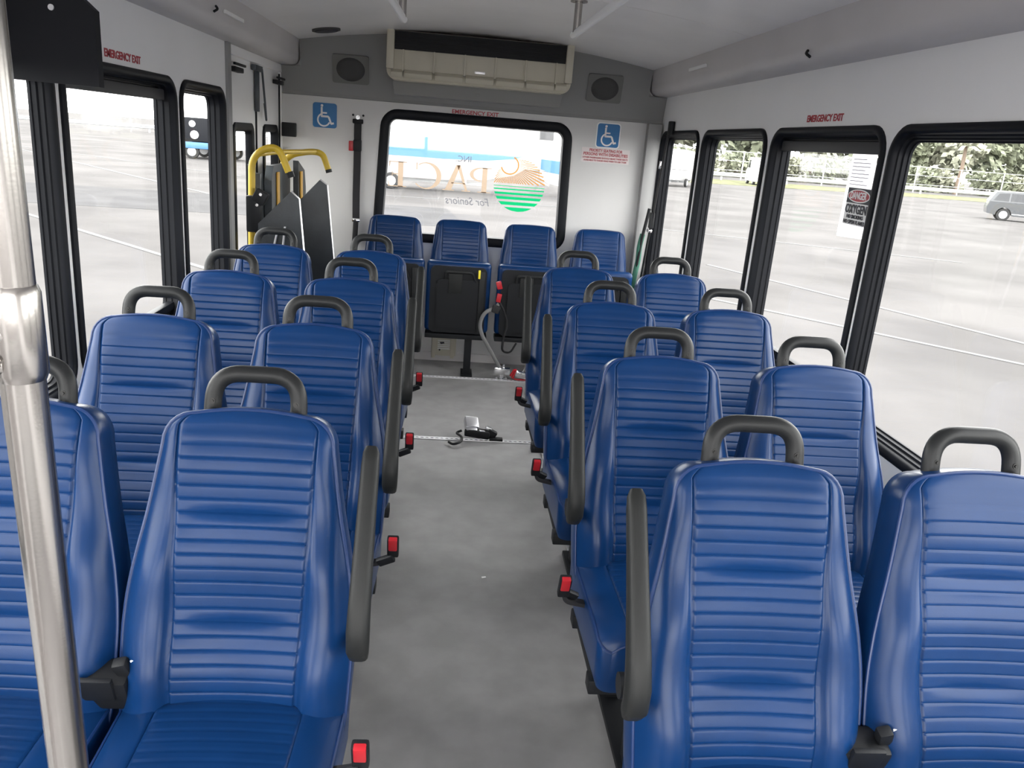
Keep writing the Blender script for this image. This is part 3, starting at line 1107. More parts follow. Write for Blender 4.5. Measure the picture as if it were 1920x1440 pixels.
bm = BM()
tube(bm, rounded([(0.385, 3.80, 0.012), (0.40, 3.79, 0.045), (0.43, 3.83, 0.060), (0.44, 3.87, 0.012)], 0.02, 5), 0.010, 8)
box(bm, (0.405, 3.815, 0.045), (0.055, 0.060, 0.050), 0.012, rot=(0.2, 0.3, 0.2))
tag(ob('floor_anchor', bm, M['alu']), 'small silver floor anchor under the third blue aisle seat opposite the lift', 'floor anchor')

bm = BM()
box(bm, (0.069, 2.538, 0.0015), (0.016, 0.008, 0.003), 0.001, rot=(0, 0, 0.2))
tag(ob('paper_scrap', bm, M['white']), 'tiny white paper scrap lying alone on the grey aisle floor', 'paper scrap')

# heater outlet below folded seat
ho = thing('heater_outlet', 'cream floor heater outlet on the rear wall beneath a folded seat', 'heater outlet', (-0.125, YR - 0.012, 0.12))
bm = BM()
box(bm, (0, -0.012, 0), (0.170, 0.024, 0.155), 0.004)
for dx in (-0.070, 0.060):
    box(bm, (dx, -0.028, -0.01), (0.026, 0.014, 0.165), 0.003)
ob('housing', bm, M['cream'], ho)
bm = BM()
for k in range(5):
    box(bm, (0.0, -0.026, 0.030 - k * 0.014), (0.085, 0.006, 0.008), 0.002)
ob('grille', bm, M['white'], ho)
bm = BM()
prism(bm, [(-0.030, 0.020), (0.000, 0.024), (0.004, 0.014), (-0.02, 0.006)], lambda x, z: (x, -0.032, z), lambda x, z: (x, -0.029, z))
disc(bm, (-0.028, -0.026, -0.035), (0, -1, 0), 0.006, 0.004, 10)
ob('control_mark', bm, M['ink'], ho)

# ================================================================== AIR CONDITIONER
ac = thing('air_conditioner', 'cream ceiling air conditioner with black intake above the rear window', 'air conditioner', (0.003, 5.10, 1.80))
prof = []
W2 = 0.552
bm = BM()
# body: rounded-bottom cross-section in X/Z, extruded in Y
sec = [(-W2, 0.272), (-W2, 0.075)]
for k in range(7):
    t = PI + k / 6 * PI / 2
    sec.append((-W2 + 0.055 + 0.055 * math.cos(t), 0.055 + 0.055 * math.sin(t)))
for k in range(7):
    t = 1.5 * PI + k / 6 * PI / 2
    sec.append((W2 - 0.055 + 0.055 * math.cos(t), 0.055 + 0.055 * math.sin(t)))
sec += [(W2, 0.075), (W2, 0.272)]
prism(bm, sec, lambda x, z: (x, 0.02, z), lambda x, z: (x, 0.30, z))
ob('body', bm, M['cream'], ac, smooth=40)
bm = BM()                                              # front panel with five bays
for k in range(6):
    x = -0.455 + k * 0.182
    box(bm, (x, 0.004, 0.108), (0.010, 0.030, 0.120), 0.003)
box(bm, (0, 0.012, 0.108), (1.02, 0.02, 0.118), 0.002)
ob('front_panel', bm, M['cream'], ac)
bm = BM()
for k in range(5):
    x = -0.364 + k * 0.182
    box(bm, (x, -0.008, 0.034), (0.170, 0.050, 0.034), 0.010, rot=(0.5, 0, 0))
for x, w in ((-0.49, 0.07), (0.49, 0.07)):
    box(bm, (x, -0.004, 0.036), (w, 0.045, 0.034), 0.010, rot=(0.5, 0, 0))
ob('lower_lip', bm, M['cream'], ac)
for s in (-1, 1):
    bm = BM()
    box(bm, (s * 0.530, 0.0, 0.165), (0.044, 0.05, 0.215), 0.008)
    ob('side_cheek', bm, M['cream'], ac)
bm = BM()
box(bm, (0, 0.014, 0.218), (1.016, 0.02, 0.100))
for k in range(5):
    box(bm, (0, 0.001, 0.180 + k * 0.019), (1.016, 0.008, 0.003))
ob('intake_grille', bm, M['black'], ac, smooth=0)
bm = BM()
box(bm, (0.0, -0.003, 0.075), (0.062, 0.004, 0.014), 0.001)
ob('maker_badge', bm, M['alu'], ac)
bm = BM()
prism(bm, [(-0.525, 0.0), (-0.512, -0.075), (0.512, -0.075), (0.525, 0.0)], lambda x, z: (x, 0.16, z), lambda x, z: (x, 0.335, z))
box(bm, (0.0, 0.150, -0.045), (0.016, 0.02, 0.016), 0.003)
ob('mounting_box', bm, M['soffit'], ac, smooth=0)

# ================================================================== SPEAKERS, VENT, RAILS
for sx, zz, lb in ((-0.79, 1.852, 'grey square speaker on the rear bulkhead above the lone wheelchair sign'), (0.806, 1.868, 'grey square speaker on the rear bulkhead above the priority seating sign')):
    sp = thing('speaker', lb, 'speaker', (sx, ysof(zz) - 0.001, zz))
    sp.rotation_euler = (math.atan(0.30), 0, 0)
    bm = BM()
    prism(bm, rrect(-0.112, 0.112, -0.085, 0.085, 0.014, 4), lambda x, z: (x, 0.0, z), lambda x, z: (x, -0.012, z))
    ob('plate', bm, M['spkplate'], sp, smooth=30)
    bm = BM()
    pts = [(0.0, 0.022), (0.05, 0.020), (0.078, 0.014), (0.084, 0.008)]
    seg = 24
    ctrv = bm.verts.new((0, -0.022, 0))
    prevr = None
    for (rr_, hh) in pts[1:]:
        ring = [bm.verts.new((rr_ * 1.1 * math.cos(2 * PI * k / seg), -hh, rr_ * 0.88 * math.sin(2 * PI * k / seg))) for k in range(seg)]
        for k in range(seg):
            if prevr:
                bm.faces.new((prevr[k], prevr[(k + 1) % seg], ring[(k + 1) % seg], ring[k]))
            else:
                bm.faces.new((ctrv, ring[k], ring[(k + 1) % seg]))
        prevr = ring
    ob('grille', bm, M['grille'], sp)

cv_ = thing('ceiling_speaker', 'round black ceiling speaker near the lift doors', 'speaker', (-0.885, 5.0, zc(0.885)))
cv_.rotation_euler = (0, -math.atan(2 * 0.096 * 0.885 / 1.21), 0)
bm = BM()
disc(bm, (0, 0, 0.0), (0, 0, -1), 0.080, 0.010, 28)
ob('rim', bm, M['grille'], cv_)
bm = BM()
disc(bm, (0, 0, -0.008), (0, 0, -1), 0.066, 0.006, 28)
ob('grille', bm, M['ink'], cv_)

for s, lb in ((-1, 'white ceiling grab rail over the lift side of the aisle'), (1, 'white ceiling grab rail opposite the lift side of the aisle')):
    gr = thing('grab_rail', lb, 'grab rail', (s * 0.36, 3.69, 1.955), group='ceiling grab rails')
    bm = BM()
    tube(bm, [(0, 0, 0), (s * 0.024, -0.96, 0.0), (s * 0.05, -2.2, 0.0), (s * 0.06, -3.2, 0.0)], 0.0145, 12)
    ob('bar', bm, M['white'], gr)
    for (yy, dx) in ((-0.08, 0.002), (-1.6, 0.037), (-3.1, 0.059)):
        bm = BM()
        top = zc(0.36 + dx) - 1.955
        disc(bm, (s * dx, yy, 0.0), (0, 0, 1), 0.016, top - 0.006, 12)
        disc(bm, (s * dx, yy, top - 0.009), (0, 0, 1), 0.036, 0.006, 16)
        ob('bracket', bm, M['steel'], gr)

# small clips on the coves
def clip(loc, kind, label):
    bm = BM()
    x, y, z = loc
    s = -1 if x > 0 else 1
    if kind == 'hook':
        tube(bm, rounded([(x, y - 0.015, z - 0.012), (x + s * 0.012, y, z), (x, y + 0.015, z + 0.012)], 0.008, 4), 0.005, 8)
        m = M['black']
    else:
        box(bm, (x, y, z), (0.012, 0.30, 0.016), 0.004)
        m = M['white']
    return tag(ob('cove_clip' if kind == 'hook' else 'marker_lamp', bm, m), label, 'clip' if kind == 'hook' else 'lamp')
clip((1.106, 2.96, 1.875), 'hook', 'black clip on the cove above the emergency exit opposite the lift')
clip((1.098, 4.33, 1.935), 'lamp', 'small white marker lamp on the cove opposite the lift doors')
clip((-1.100, 3.56, 1.915), 'hook', 'black clip on the cove near the lift-side narrow window')
clip((-1.106, 2.90, 1.885), 'hook', 'black clip on the cove near the black overhead panel')
clip((-1.100, 3.85, 1.925), 'lamp', 'small white marker lamp on the lift-side cove')

# ================================================================== SIGNS
def wheelchair_sign(x, z, sz, label, border):
    s = thing('wheelchair_sign', label, 'sign', (x, YR - 0.0005, z), group='wheelchair symbol signs')
    h = sz / 2
    if border:
        bm = BM()
        prism(bm, rrect(-h - 0.007, h + 0.007, -h - 0.007, h + 0.007, 0.02, 4), lambda a, b: (a, 0, b), lambda a, b: (a, -0.0012, b))
        ob('border', bm, M['white'], s, smooth=0)
    bm = BM()
    prism(bm, rrect(-h, h, -h, h, 0.016, 4), lambda a, b: (a, 0, b), lambda a, b: (a, -0.0022, b))
    ob('plate', bm, M['blue'], s, smooth=0)
    bm = BM()
    k = sz
    w = 0.040 * k
    Y = -0.0030
    def stroke(pts, wd):
        tube(bm, [(a * k, Y, b * k) for a, b in pts], wd, 6, flat=0.12) if False else None
        pv = None
        P = [Vector((a * k, Y, b * k)) for a, b in pts]
        for i, p in enumerate(P):
            tg = (P[min(i + 1, len(P) - 1)] - P[max(i - 1, 0)]).normalized()
            nn = Vector((-tg.z, 0, tg.x))
            cur = (bm.verts.new(p + nn * wd), bm.verts.new(p - nn * wd))
            if pv:
                bm.faces.new((pv[0], pv[1], cur[1], cur[0]))
            pv = cur
    stroke([(-0.13, 0.33), (-0.13, -0.06)], w)
    stroke([(-0.13, 0.10), (0.09, 0.10)], w * 0.8)
    stroke([(-0.15, -0.04), (0.14, -0.04), (0.17, -0.07), (0.27, -0.33)], w)
    stroke([(0.25, -0.33), (0.38, -0.29)], w)
    stroke([(-0.04 + 0.25 * math.cos(t), -0.18 + 0.25 * math.sin(t)) for t in np.linspace(R(118), R(338), 20)], w * 0.8)
    add(bm, [(-0.12 * k + 0.055 * k * math.cos(t), Y, 0.39 * k + 0.055 * k * math.sin(t)) for t in np.linspace(0, 2 * PI, 13)[:-1]], [tuple(range(12))])
    ob('wheelchair_symbol', bm, M['white'], s, smooth=0)
    return s
wheelchair_sign(-0.955, 1.568, 0.150, 'blue wheelchair symbol sign alone near the lift doors', False)
wheelchair_sign(0.872, 1.585, 0.146, 'blue wheelchair symbol sign with white border above red priority text', True)

XP = Vector((1, 0, 0))
ZP = Vector((0, 0, 1))
YP = Vector((0, 1, 0))
ps = thing('priority_sign', 'red priority seating lettering on a pale sticker under the bordered wheelchair sign', 'sign', (0.868, YR - 0.0006, 1.457))
bm = BM()
prism(bm, rrect(-0.160, 0.160, -0.046, 0.046, 0.004, 2), lambda a, b: (a, 0, b), lambda a, b: (a, -0.0008, b))
M['sticker'] = mat('pale_sticker', (0.72, 0.66, 0.66), 0.5)
ob('sticker', bm, M['sticker'], ps, smooth=0)
for s_, zz, h_, wd in (('PRIORITY SEATING FOR', 0.030, 0.026, 0.22), ('PERSONS WITH DISABILITIES', 0.006, 0.026, 0.295),
                       ('OTHER PASSENGERS SHOULD MAKE THESE SEATS', -0.017, 0.014, 0.30), ('AVAILABLE TO THOSE WHO WISH TO USE THEM', -0.034, 0.014, 0.285)):
    me = text_mesh('lettering', s_, h_, M['redtext'], width=wd, bold=h_ * 0.022)
    place(me, 'lettering', ps, (0.868, YR - 0.0024, 1.457 + zz), XP, ZP)

def exit_sign(origin, ax, ay, label):
    nrm = Vector(ax).cross(Vector(ay))
    me = text_mesh('emergency_exit_sign', 'EMERGENCY EXIT', 0.034, M['redtext'], width=0.30, bold=0.0009)
    o = place(me, 'emergency_exit_sign', None, Vector(origin) + nrm * 0.0012, ax, ay)
    return tag(o, label, 'sign', 'emergency exit lettering')
exit_sign((-0.003, YR, 1.655), XP, ZP, 'red emergency exit lettering above the rear window')
exit_sign((XW, 2.996, 1.668), -YP, ZP, 'red emergency exit lettering above the window with the oxygen notice')
exit_sign((-XW, 2.912, 1.668), YP, ZP, 'red emergency exit lettering above the window beside the black panel')

# rear window graphics, read from outside (mirrored from within)
YG = YR + 0.0285
wg = thing('window_lettering', 'mirrored tan PACE For Seniors lettering on the rear window glass', 'lettering', (0, YG, 1.2))
def poly_letters(name, polys, m, parent):
    bm = BM()
    for pl in polys:
        a = [bm.verts.new((p[0], 0, p[1])) for p in pl]
        bm.faces.new(a)
    return ob(name, bm, m, parent, smooth=0)
def mir(poly, x0, zoff, w, h):
    """unit letter (0..1) -> mirrored: x0 is the right-hand end as seen from inside"""
    return [(x0 - u * w, zoff + v * h) for u, v in poly]
def arcpts(cx, cy, rx, ry, t0, t1, n=14):
    return [(cx + rx * math.cos(R(t0 + (t1 - t0) * k / n)), cy + ry * math.sin(R(t0 + (t1 - t0) * k / n))) for k in range(n + 1)]
def strip(o, i):
    """quads between two equally long polylines"""
    return [[o[k], o[k + 1], i[k + 1], i[k]] for k in range(len(o) - 1)]
# P
P_ = [[(0.18, 0.0), (0.40, 0.0), (0.40, 1.0), (0.18, 1.0)], [(0.0, 0.0), (0.58, 0.0), (0.58, 0.035), (0.0, 0.035)], [(0.0, 0.965), (0.45, 0.965), (0.45, 1.0), (0.0, 1.0)]]
P_ += strip(arcpts(0.45, 0.72, 0.50, 0.28, 90, -90), arcpts(0.45, 0.72, 0.34, 0.235, 90, -90))
# A
A_ = [[(0.44, 1.0), (0.56, 1.0), (0.24, 0.03), (0.16, 0.03)], [(0.44, 1.0), (0.58, 1.0), (0.94, 0.03), (0.72, 0.03)], [(0.25, 0.32), (0.72, 0.32), (0.74, 0.28), (0.24, 0.28)], [(0.06, 0.0), (0.36, 0.0), (0.36, 0.035), (0.06, 0.035)], [(0.62, 0.0), (1.03, 0.0), (1.03, 0.035), (0.62, 0.035)]]
# C
C_ = strip(arcpts(0.52, 0.5, 0.52, 0.52, 52, 322, 22), arcpts(0.57, 0.5, 0.40, 0.475, 56, 318, 22))
C_ += [[(0.86, 0.72), (0.90, 0.72), (0.90, 0.98), (0.86, 0.98)]]
# E
E_ = [[(0.20, 0.0), (0.46, 0.0), (0.46, 1.0), (0.20, 1.0)], [(0.02, 0.0), (0.96, 0.0), (0.96, 0.035), (0.02, 0.035)], [(0.02, 0.965), (0.92, 0.965), (0.92, 1.0), (0.02, 1.0)], [(0.46, 0.52), (0.76, 0.52), (0.76, 0.485), (0.46, 0.485)],
      [(0.92, 0.0), (1.0, 0.24), (0.97, 0.24), (0.86, 0.035)], [(0.88, 0.80), (0.92, 0.80), (0.92, 1.0), (0.86, 0.965)], [(0.74, 0.40), (0.77, 0.40), (0.77, 0.60), (0.74, 0.60)]]
zb_ = 1.160 - 1.2
for nm, gl, xr, w_, h_ in (('letter', P_, 0.128, 0.150, 0.160), ('letter', A_, 0.005, 0.190, 0.165), ('letter', C_, -0.200, 0.185, 0.165), ('letter', E_, -0.425, 0.128, 0.160)):
    poly_letters('letter', [mir(p, xr, zb_, w_, h_) for p in gl], M['tan'], wg)
me = text_mesh('small_lettering', 'For Seniors', 0.070, M['greyfilm'], shear=0.25, width=0.29)
place(me, 'small_lettering', wg, (-0.018, YG - 0.001, 1.096), -XP, ZP)
me = text_mesh('small_lettering', 'INC.', 0.055, M['greyfilm'], width=0.10)
place(me, 'small_lettering', wg, (-0.06, YG - 0.001, 1.365), -XP, ZP)

em = thing('window_emblem', 'round emblem of golden sun rays over green stripes on the rear window', 'emblem', (0.318, YG, 1.222))
LR = 0.170
sunx, sunz, sr = -0.072, 0.128, 0.052
bm = BM()
n = 44
for k in range(n):
    t = R(-160) + R(215) * k / (n - 1)
    if True:
        d0 = Vector((math.cos(t), math.sin(t)))
        # ray leaves the sun and ends on the circle or the horizon
        p0 = Vector((sunx, sunz)) + d0 * (sr + 0.012)
        b_ = 2 * (sunx * d0.x + sunz * d0.y)
        c_ = sunx ** 2 + sunz ** 2 - LR ** 2
        disc_ = b_ * b_ - 4 * c_
        if disc_ <= 0:
            continue
        L = (-b_ + math.sqrt(disc_)) / 2
        if d0.y < 0:
            L = min(L, (sunz - 0.012) / -d0.y)
        if L < sr + 0.02:
            continue
        p1 = Vector((sunx, sunz)) + d0 * L
        pn = Vector((-d0.y, d0.x))
        w0, w1 = 0.0012, 0.0016 + 0.018 * L * 1.0
        w1 = min(w1 * 0.75, 0.0048)
        q = [p0 + pn * w0, p0 - pn * w0, p1 - pn * w1, p1 + pn * w1]
        if any(p.y < 0.008 for p in q):
            q = [Vector((p.x, max(p.y, 0.008))) for p in q]
        bm.faces.new([bm.verts.new((p.x, 0, p.y)) for p in q])
ob('sun_rays', bm, M['gold'], em, smooth=0)
bm = BM()
o_ = arcpts(sunx, sunz, sr + 0.010, sr + 0.010, -165, 65, 24)
i_ = arcpts(sunx, sunz, sr, sr, -165, 65, 24)
for q in strip(o_, i_):
    bm.faces.new([bm.verts.new((p[0], 0, p[1])) for p in q])
ob('sun_rim', bm, M['gold'], em, smooth=0)
bm = BM()
for (za, zb2) in ((-0.004, -0.008), (-0.022, -0.030), (-0.046, -0.060), (-0.074, -0.092), (-0.107, -0.128), (-0.142, -0.170)):
    m_ = 6
    up_, lo_ = [], []
    for k in range(m_ + 1):
        z = za + (zb2 - za) * k / m_
        h = math.sqrt(max(0, LR * LR - z * z))
        up_.append((-h, z))
        lo_.append((h, z))
    for q in strip(up_, lo_):
        try:
            bm.faces.new([bm.verts.new((p[0], 0, p[1])) for p in q])
        except ValueError:
            pass
ob('green_stripes', bm, M['greenfilm'], em, smooth=0)

# notice and oxygen sign on the right exit window
xg = XW + 0.0535
nt_ = thing('paper_notice', 'white paper sheet of small print stuck on the exit window glass', 'notice', (xg, 2.735, 1.415))
bm = BM()
prism(bm, [(-0.110, -0.140), (0.108, -0.150), (0.100, 0.142), (-0.070, 0.148)], lambda a, b: (0.0, a, b), lambda a, b: (0.0006, a, b))
ob('sheet', bm, M['paper'], nt_, smooth=0)
bm = BM()
for k in range(8):
    w_ = 0.125 if k % 3 else 0.095
    box(bm, (-0.0006, 0.02 + (0.125 - w_) / 2, 0.118 - k * 0.012), (0.0006, w_, 0.0026))
ob('print_lines', bm, M['greyink'], nt_, smooth=0)
ox = thing('oxygen_sign', 'red and white danger oxygen no smoking sign on the exit window', 'sign', (xg - 0.002, 2.727, 1.377))
bm = BM()
prism(bm, rrect(-0.086, 0.086, -0.064, 0.062, 0.003, 2), lambda a, b: (0, a, b), lambda a, b: (0.0008, a, b))
ob('plate', bm, M['white'], ox, smooth=0)
bm = BM()
prism(bm, rrect(-0.083, 0.083, 0.010, 0.060, 0.003, 2), lambda a, b: (-0.0008, a, b), lambda a, b: (0.0, a, b))
ob('black_panel', bm, M['ink'], ox, smooth=0)
for (ra, rb, m_, dd) in ((0.078, 0.0225, M['white'], 0.0016), (0.073, 0.0185, M['redtext'], 0.0022)):
    bm = BM()
    prism(bm, [(ra * math.cos(t), 0.035 + rb * math.sin(t)) for t in np.linspace(0, 2 * PI, 29)[:-1]], lambda a, b: (-dd, a, b), lambda a, b: (-0.0006, a, b))
    ob('oval', bm, m_, ox, smooth=0)
for s_, zz, hh, wd, m_ in (('DANGER', 0.035, 0.034, 0.115, M['white']), ('OXYGEN', -0.011, 0.042, 0.150, M['ink']), ('NO SMOKING', -0.036, 0.018, 0.115, M['ink']), ('NO OPEN FLAMES', -0.054, 0.018, 0.150, M['ink'])):
    me = text_mesh('lettering', s_, hh, m_, width=wd, bold=hh * 0.02)
    place(me, 'lettering', ox, (xg - 0.0052, 2.727, 1.377 + zz), -YP, ZP)

# ================================================================== BELTS ON WALLS
bt = thing('wall_belt', 'black shoulder belt hanging on the rear wall beside the rear window', 'seat belt', (-0.745, YR, 0.0))
bm = BM()
ribbon(bm, [(0, -0.014, 1.535), (0.0, -0.016, 1.30), (-0.002, -0.016, 1.10), (0.0, -0.018, 0.94)], 0.046, 0.004)
ob('webbing', bm, M['strap'], bt, smooth=0)
bm = BM()
box(bm, (0, -0.012, 1.548), (0.066, 0.022, 0.028), 0.006)
for dx in (-0.032, 0.032):
    disc(bm, (dx, -0.001, 1.585), (0, -1, 0), 0.007, 0.008, 10)
ob('anchor', bm, M['black'], bt)
bm = BM()
box(bm, (0, -0.018, 1.40), (0.052, 0.020, 0.070), 0.006)
ob('slide_guide', bm, M['black'], bt)
bm = BM()
disc(bm, (0, -0.012, 1.572), (0, -1, 0), 0.013, 0.014, 14)
box(bm, (0.0, -0.020, 0.925), (0.050, 0.010, 0.018), 0.003)
ob('bolt', bm, M['chrome'], bt)
bm = BM()
box(bm, (-0.040, -0.014, 1.395), (0.030, 0.024, 0.062), 0.006)
ob('red_latch', bm, M['red'], bt)
bm = BM()
tube(bm, rounded([(0.0, -0.020, 0.92), (-0.002, -0.024, 0.86), (-0.006, -0.026, 0.78)], 0.02, 4), [0.021] * 6 + [0.014] if False else 0.017, 8, flat=0.6)
ob('sleeve', bm, M['strap'], bt)

bt2 = thing('wall_belt', 'black shoulder belt hanging at the rear corner window with green strap', 'seat belt', (1.19, 5.12, 0.0))
bm = BM()
ribbon(bm, [(0.004, 0.0, 1.665), (0.0, 0.03, 1.50), (-0.008, 0.065, 1.25), (-0.012, 0.075, 1.12), (-0.02, 0.10, 0.95), (-0.03, 0.12, 0.72), (-0.035, 0.13, 0.50)], 0.045, 0.005, (0, 1, 0))
ob('webbing', bm, M['strap'], bt2, smooth=0)
bm = BM()
box(bm, (0.012, -0.005, 1.655), (0.03, 0.055, 0.080), 0.006)
ob('anchor', bm, M['black'], bt2)
bm = BM()
box(bm, (-0.016, 0.085, 1.08), (0.028, 0.050, 0.100), 0.006)
ob('slide_guide', bm, M['black'], bt2)
bm = BM()
tube(bm, [(-0.020, 0.16, 1.15), (-0.045, 0.17, 0.95), (-0.060, 0.18, 0.72)], 0.011, 8)
ob('retractor_tube', bm, M['black'], bt2)
bm = BM()
box(bm, (-0.012, 0.050, 1.43), (0.014, 0.028, 0.050), 0.004)
ob('buckle_tongue', bm, M['chrome'], bt2)
bm = BM()
box(bm, (-0.024, 0.080, 1.015), (0.020, 0.075, 0.020), 0.004)
ob('height_clamp', bm, M['chrome'], bt2)
bm = BM()
tube(bm, rounded([(-0.040, 0.18, 0.98), (-0.055, 0.17, 0.90), (-0.050, 0.18, 0.80), (-0.065, 0.17, 0.70), (-0.07, 0.18, 0.60)], 0.03, 4), 0.018, 8, flat=0.5)
ob('green_strap', bm, M['green'], bt2)

# ================================================================== BLACK OVERHEAD PANEL, POLE
bp = thing('overhead_panel', 'black sheet metal panel hanging under the cove in front of the windows', 'panel', (-1.10, 2.12, 1.70))
bm = BM()
prism(bm, [(-0.112, -0.148), (0.122, -0.151), (0.122, 0.020), (0.075, 0.062), (-0.02, 0.148), (-0.112, 0.148)], lambda a, b: (a, 0, b), lambda a, b: (a, 0.028, b))
ob('plate', bm, M['box'], bp, smooth=0)
bm = BM()
disc(bm, (0.025, 0.001, 0.018), (0, -1, 0), 0.007, 0.004, 12)
ob('rivet', bm, M['alu'], bp)

PX, PY = -0.474, 0.70
pole = thing('stanchion_pole', 'brushed stainless steel pole with tee clamps standing ahead of the blue seats', 'pole', (PX + 0.010, PY, 0))
pole.rotation_euler = (0, -0.0125, 0)
bm = BM()
tube(bm, [(0, 0, 0.004), (0, 0, 2.055)], 0.0182, 24)
ob('tube', bm, M['steel'], pole)
bm = BM()
disc(bm, (0, 0, 0.001), (0, 0, 1), 0.045, 0.012, 20)
disc(bm, (0, 0, 2.055), (0, 0, 1), 0.045, 0.010, 20)
ob('flange', bm, M['steel'], pole)
bm = BM()
tube(bm, [(0, 0, 1.268), (0, 0, 1.275), (0, 0, 1.345), (0, 0, 1.352)], [0.0190, 0.0215, 0.0215, 0.0190], 24)
tube(bm, [(0.004, 0, 1.310), (-0.018, -0.002, 1.312), (-0.045, -0.004, 1.316)], [0.0205, 0.0215, 0.0200], 20)
tube(bm, [(-0.005, -0.012, 1.285), (-0.045, -0.016, 1.285)], 0.0105, 14)
disc(bm, (-0.010, -0.0195, 1.288), (0, -1, 0), 0.0055, 0.004, 12)
ob('tee_clamp', bm, M['steel'], pole)
bm = BM()
tube(bm, [(-0.040, -0.004, 1.316), (-0.30, -0.01, 1.316), (-0.70, -0.01, 1.316)], 0.0160, 18)
ob('side_rail', bm, M['steel'], pole)
bm = BM()
box(bm, (-0.72, -0.01, 1.316), (0.03, 0.07, 0.07), 0.006)
ob('wall_flange', bm, M['steel'], pole)

# latch plate left on the window seat behind the pole
bm = BM()
tube(bm, rounded([(-0.86, 1.13, 0.478), (-0.83, 1.12, 0.480), (-0.835, 1.08, 0.478), (-0.87, 1.09, 0.477), (-0.86, 1.13, 0.478)], 0.012, 4), 0.004, 8)
tag(ob('belt_tongue', bm, M['chrome']), 'small chrome belt tongue lying on the window seat behind the pole', 'belt tongue')

# ================================================================== WHEELCHAIR LIFT
lf = thing('wheelchair_lift', 'folded wheelchair lift with yellow handrails and dark steel platform by the doors', 'wheelchair lift', (-1.0, 4.78, 0.0))
def L(x, y, z):
    return (x + 1.0, y - 4.78, z)
bm = BM()
hr1 = rounded([L(-1.185, 4.42, 0.10), L(-1.180, 4.42, 0.85), L(-1.172, 4.42, 1.330), L(-1.045, 4.44, 1.395), L(-0.990, 4.45, 1.255)], 0.085, 8)
tube(bm, hr1, 0.0185, 14)
ob('handrail', bm, M['yellow'], lf)
bm = BM()
hr2 = rounded([L(-1.16, 5.10, 0.10), L(-1.155, 5.10, 1.27), L(-1.10, 5.10, 1.325), L(-0.99, 5.12, 1.35), L(-0.92, 5.13, 1.345), L(-0.885, 5.13, 1.25)], 0.05, 8)
tube(bm, hr2, 0.0185, 14)
ob('handrail', bm, M['yellow'], lf)
bm = BM()
tube(bm, [L(-1.145, 4.44, 1.335), L(-1.10, 4.75, 1.345), L(-0.96, 5.10, 1.352)], 0.013, 10)
ob('cross_bar', bm, M['yellow'], lf)
bm = BM()
disc(bm, L(-0.985, 4.45, 1.257), (0.35, 0.0, -1), 0.0195, 0.030, 12)
disc(bm, L(-0.885, 5.13, 1.252), (0.3, 0.0, -1), 0.0195, 0.020, 12)
ob('end_cap', bm, M['black'], lf)
bm = BM()
box(bm, L(-1.160, 4.40, 1.03), (0.075, 0.050, 0.19), 0.010)
box(bm, L(-1.125, 4.395, 1.12), (0.070, 0.050, 0.070), 0.010, rot=(0, 0.5, 0))
ob('pivot_bracket', bm, M['black'], lf)
bm = BM()
for (x, z) in ((-1.118, 1.135), (-1.138, 1.080)):
    disc(bm, L(x, 4.372, z), (0, -1, 0), 0.008, 0.006, 10)
ob('pivot_bolt', bm, M['chrome'], lf)
bm = BM()
for yy in (4.50, 5.06):
    box(bm, L(-1.170, yy, 0.62), (0.060, 0.070, 1.23), 0.006)
box(bm, L(-1.06, 4.78, 0.03), (0.30, 0.75, 0.056), 0.006)
ob('tower', bm, M['dark'], lf)
bm = BM()
prism(bm, [(4.53, 0.08), (5.03, 0.08), (5.03, 1.20), (4.98, 1.275), (4.58, 1.275), (4.53, 1.20)], lambda y, z: L(-1.135, y, z), lambda y, z: L(-1.095, y, z))
ob('platform', bm, M['lift'], lf, smooth=0)
bm = BM()
prism(bm, [(4.86, 0.30), (5.10, 0.30), (5.10, 1.14), (5.06, 1.24), (4.86, 1.30)], lambda y, z: L(-1.045, y, z), lambda y, z: L(-1.015, y, z))
ob('folded_section', bm, M['dark'], lf, smooth=0)
for (yy, xx) in ((4.66, -1.088), (4.92, -1.009)):
    bm = BM()
    box(bm, L(xx, yy, 0.98), (0.010, 0.050, 0.52), 0.003)
    ob('amber_strip', bm, M['amber'], lf)
def flap(x0, y0, ang, pts, nm):
    """side plate standing on edge; pts in (u along plate, z)"""
    bm = BM()
    c, s = math.cos(ang), math.sin(ang)
    f = lambda u, z, t: L(x0 + u * c - t * s, y0 + u * s + t * c, z)
    prism(bm, pts, lambda u, z: f(u, z, 0), lambda u, z: f(u, z, 0.022))
    o = ob('side_flap', bm, M['dark'], lf, smooth=0)
    e = BM()
    tube(e, [f(pts[-2][0] + 0.008, pts[-2][1], 0.011), f(pts[-1][0] + 0.008, pts[-1][1], 0.011)] if False else [f(pts[2][0], pts[2][1], 0.008), f(pts[3][0], pts[3][1], 0.008), f(pts[4][0], pts[4][1], 0.008)], 0.0075, 8)
    ob('edge_rail', e, M['alu'], o)
    return o
flap(-1.075, 4.36, R(8), [(-0.055, 0.30), (-0.055, 0.985), (0.112, 1.160), (0.152, 1.125), (0.225, 0.30)], 'a')
flap(-0.925, 4.62, R(10), [(-0.05, 0.30), (-0.05, 1.085), (0.070, 1.215), (0.108, 1.190), (0.200, 0.30)], 'b')
bm = BM()
tube(bm, [L(-1.05, 4.345, 0.86), L(-1.03, 4.35, 0.95)], 0.006, 8)
tube(bm, [L(-1.01, 4.35, 0.80), L(-0.99, 4.35, 0.98)], 0.006, 8)
ob('link_rod', bm, M['alu'], lf)
bm = BM()
tube(bm, rounded([L(-1.20, 4.46, 1.28), L(-1.19, 4.47, 1.20), L(-1.15, 4.47, 1.14)], 0.05, 5), 0.006, 8)
ob('cable', bm, M['black'], lf)

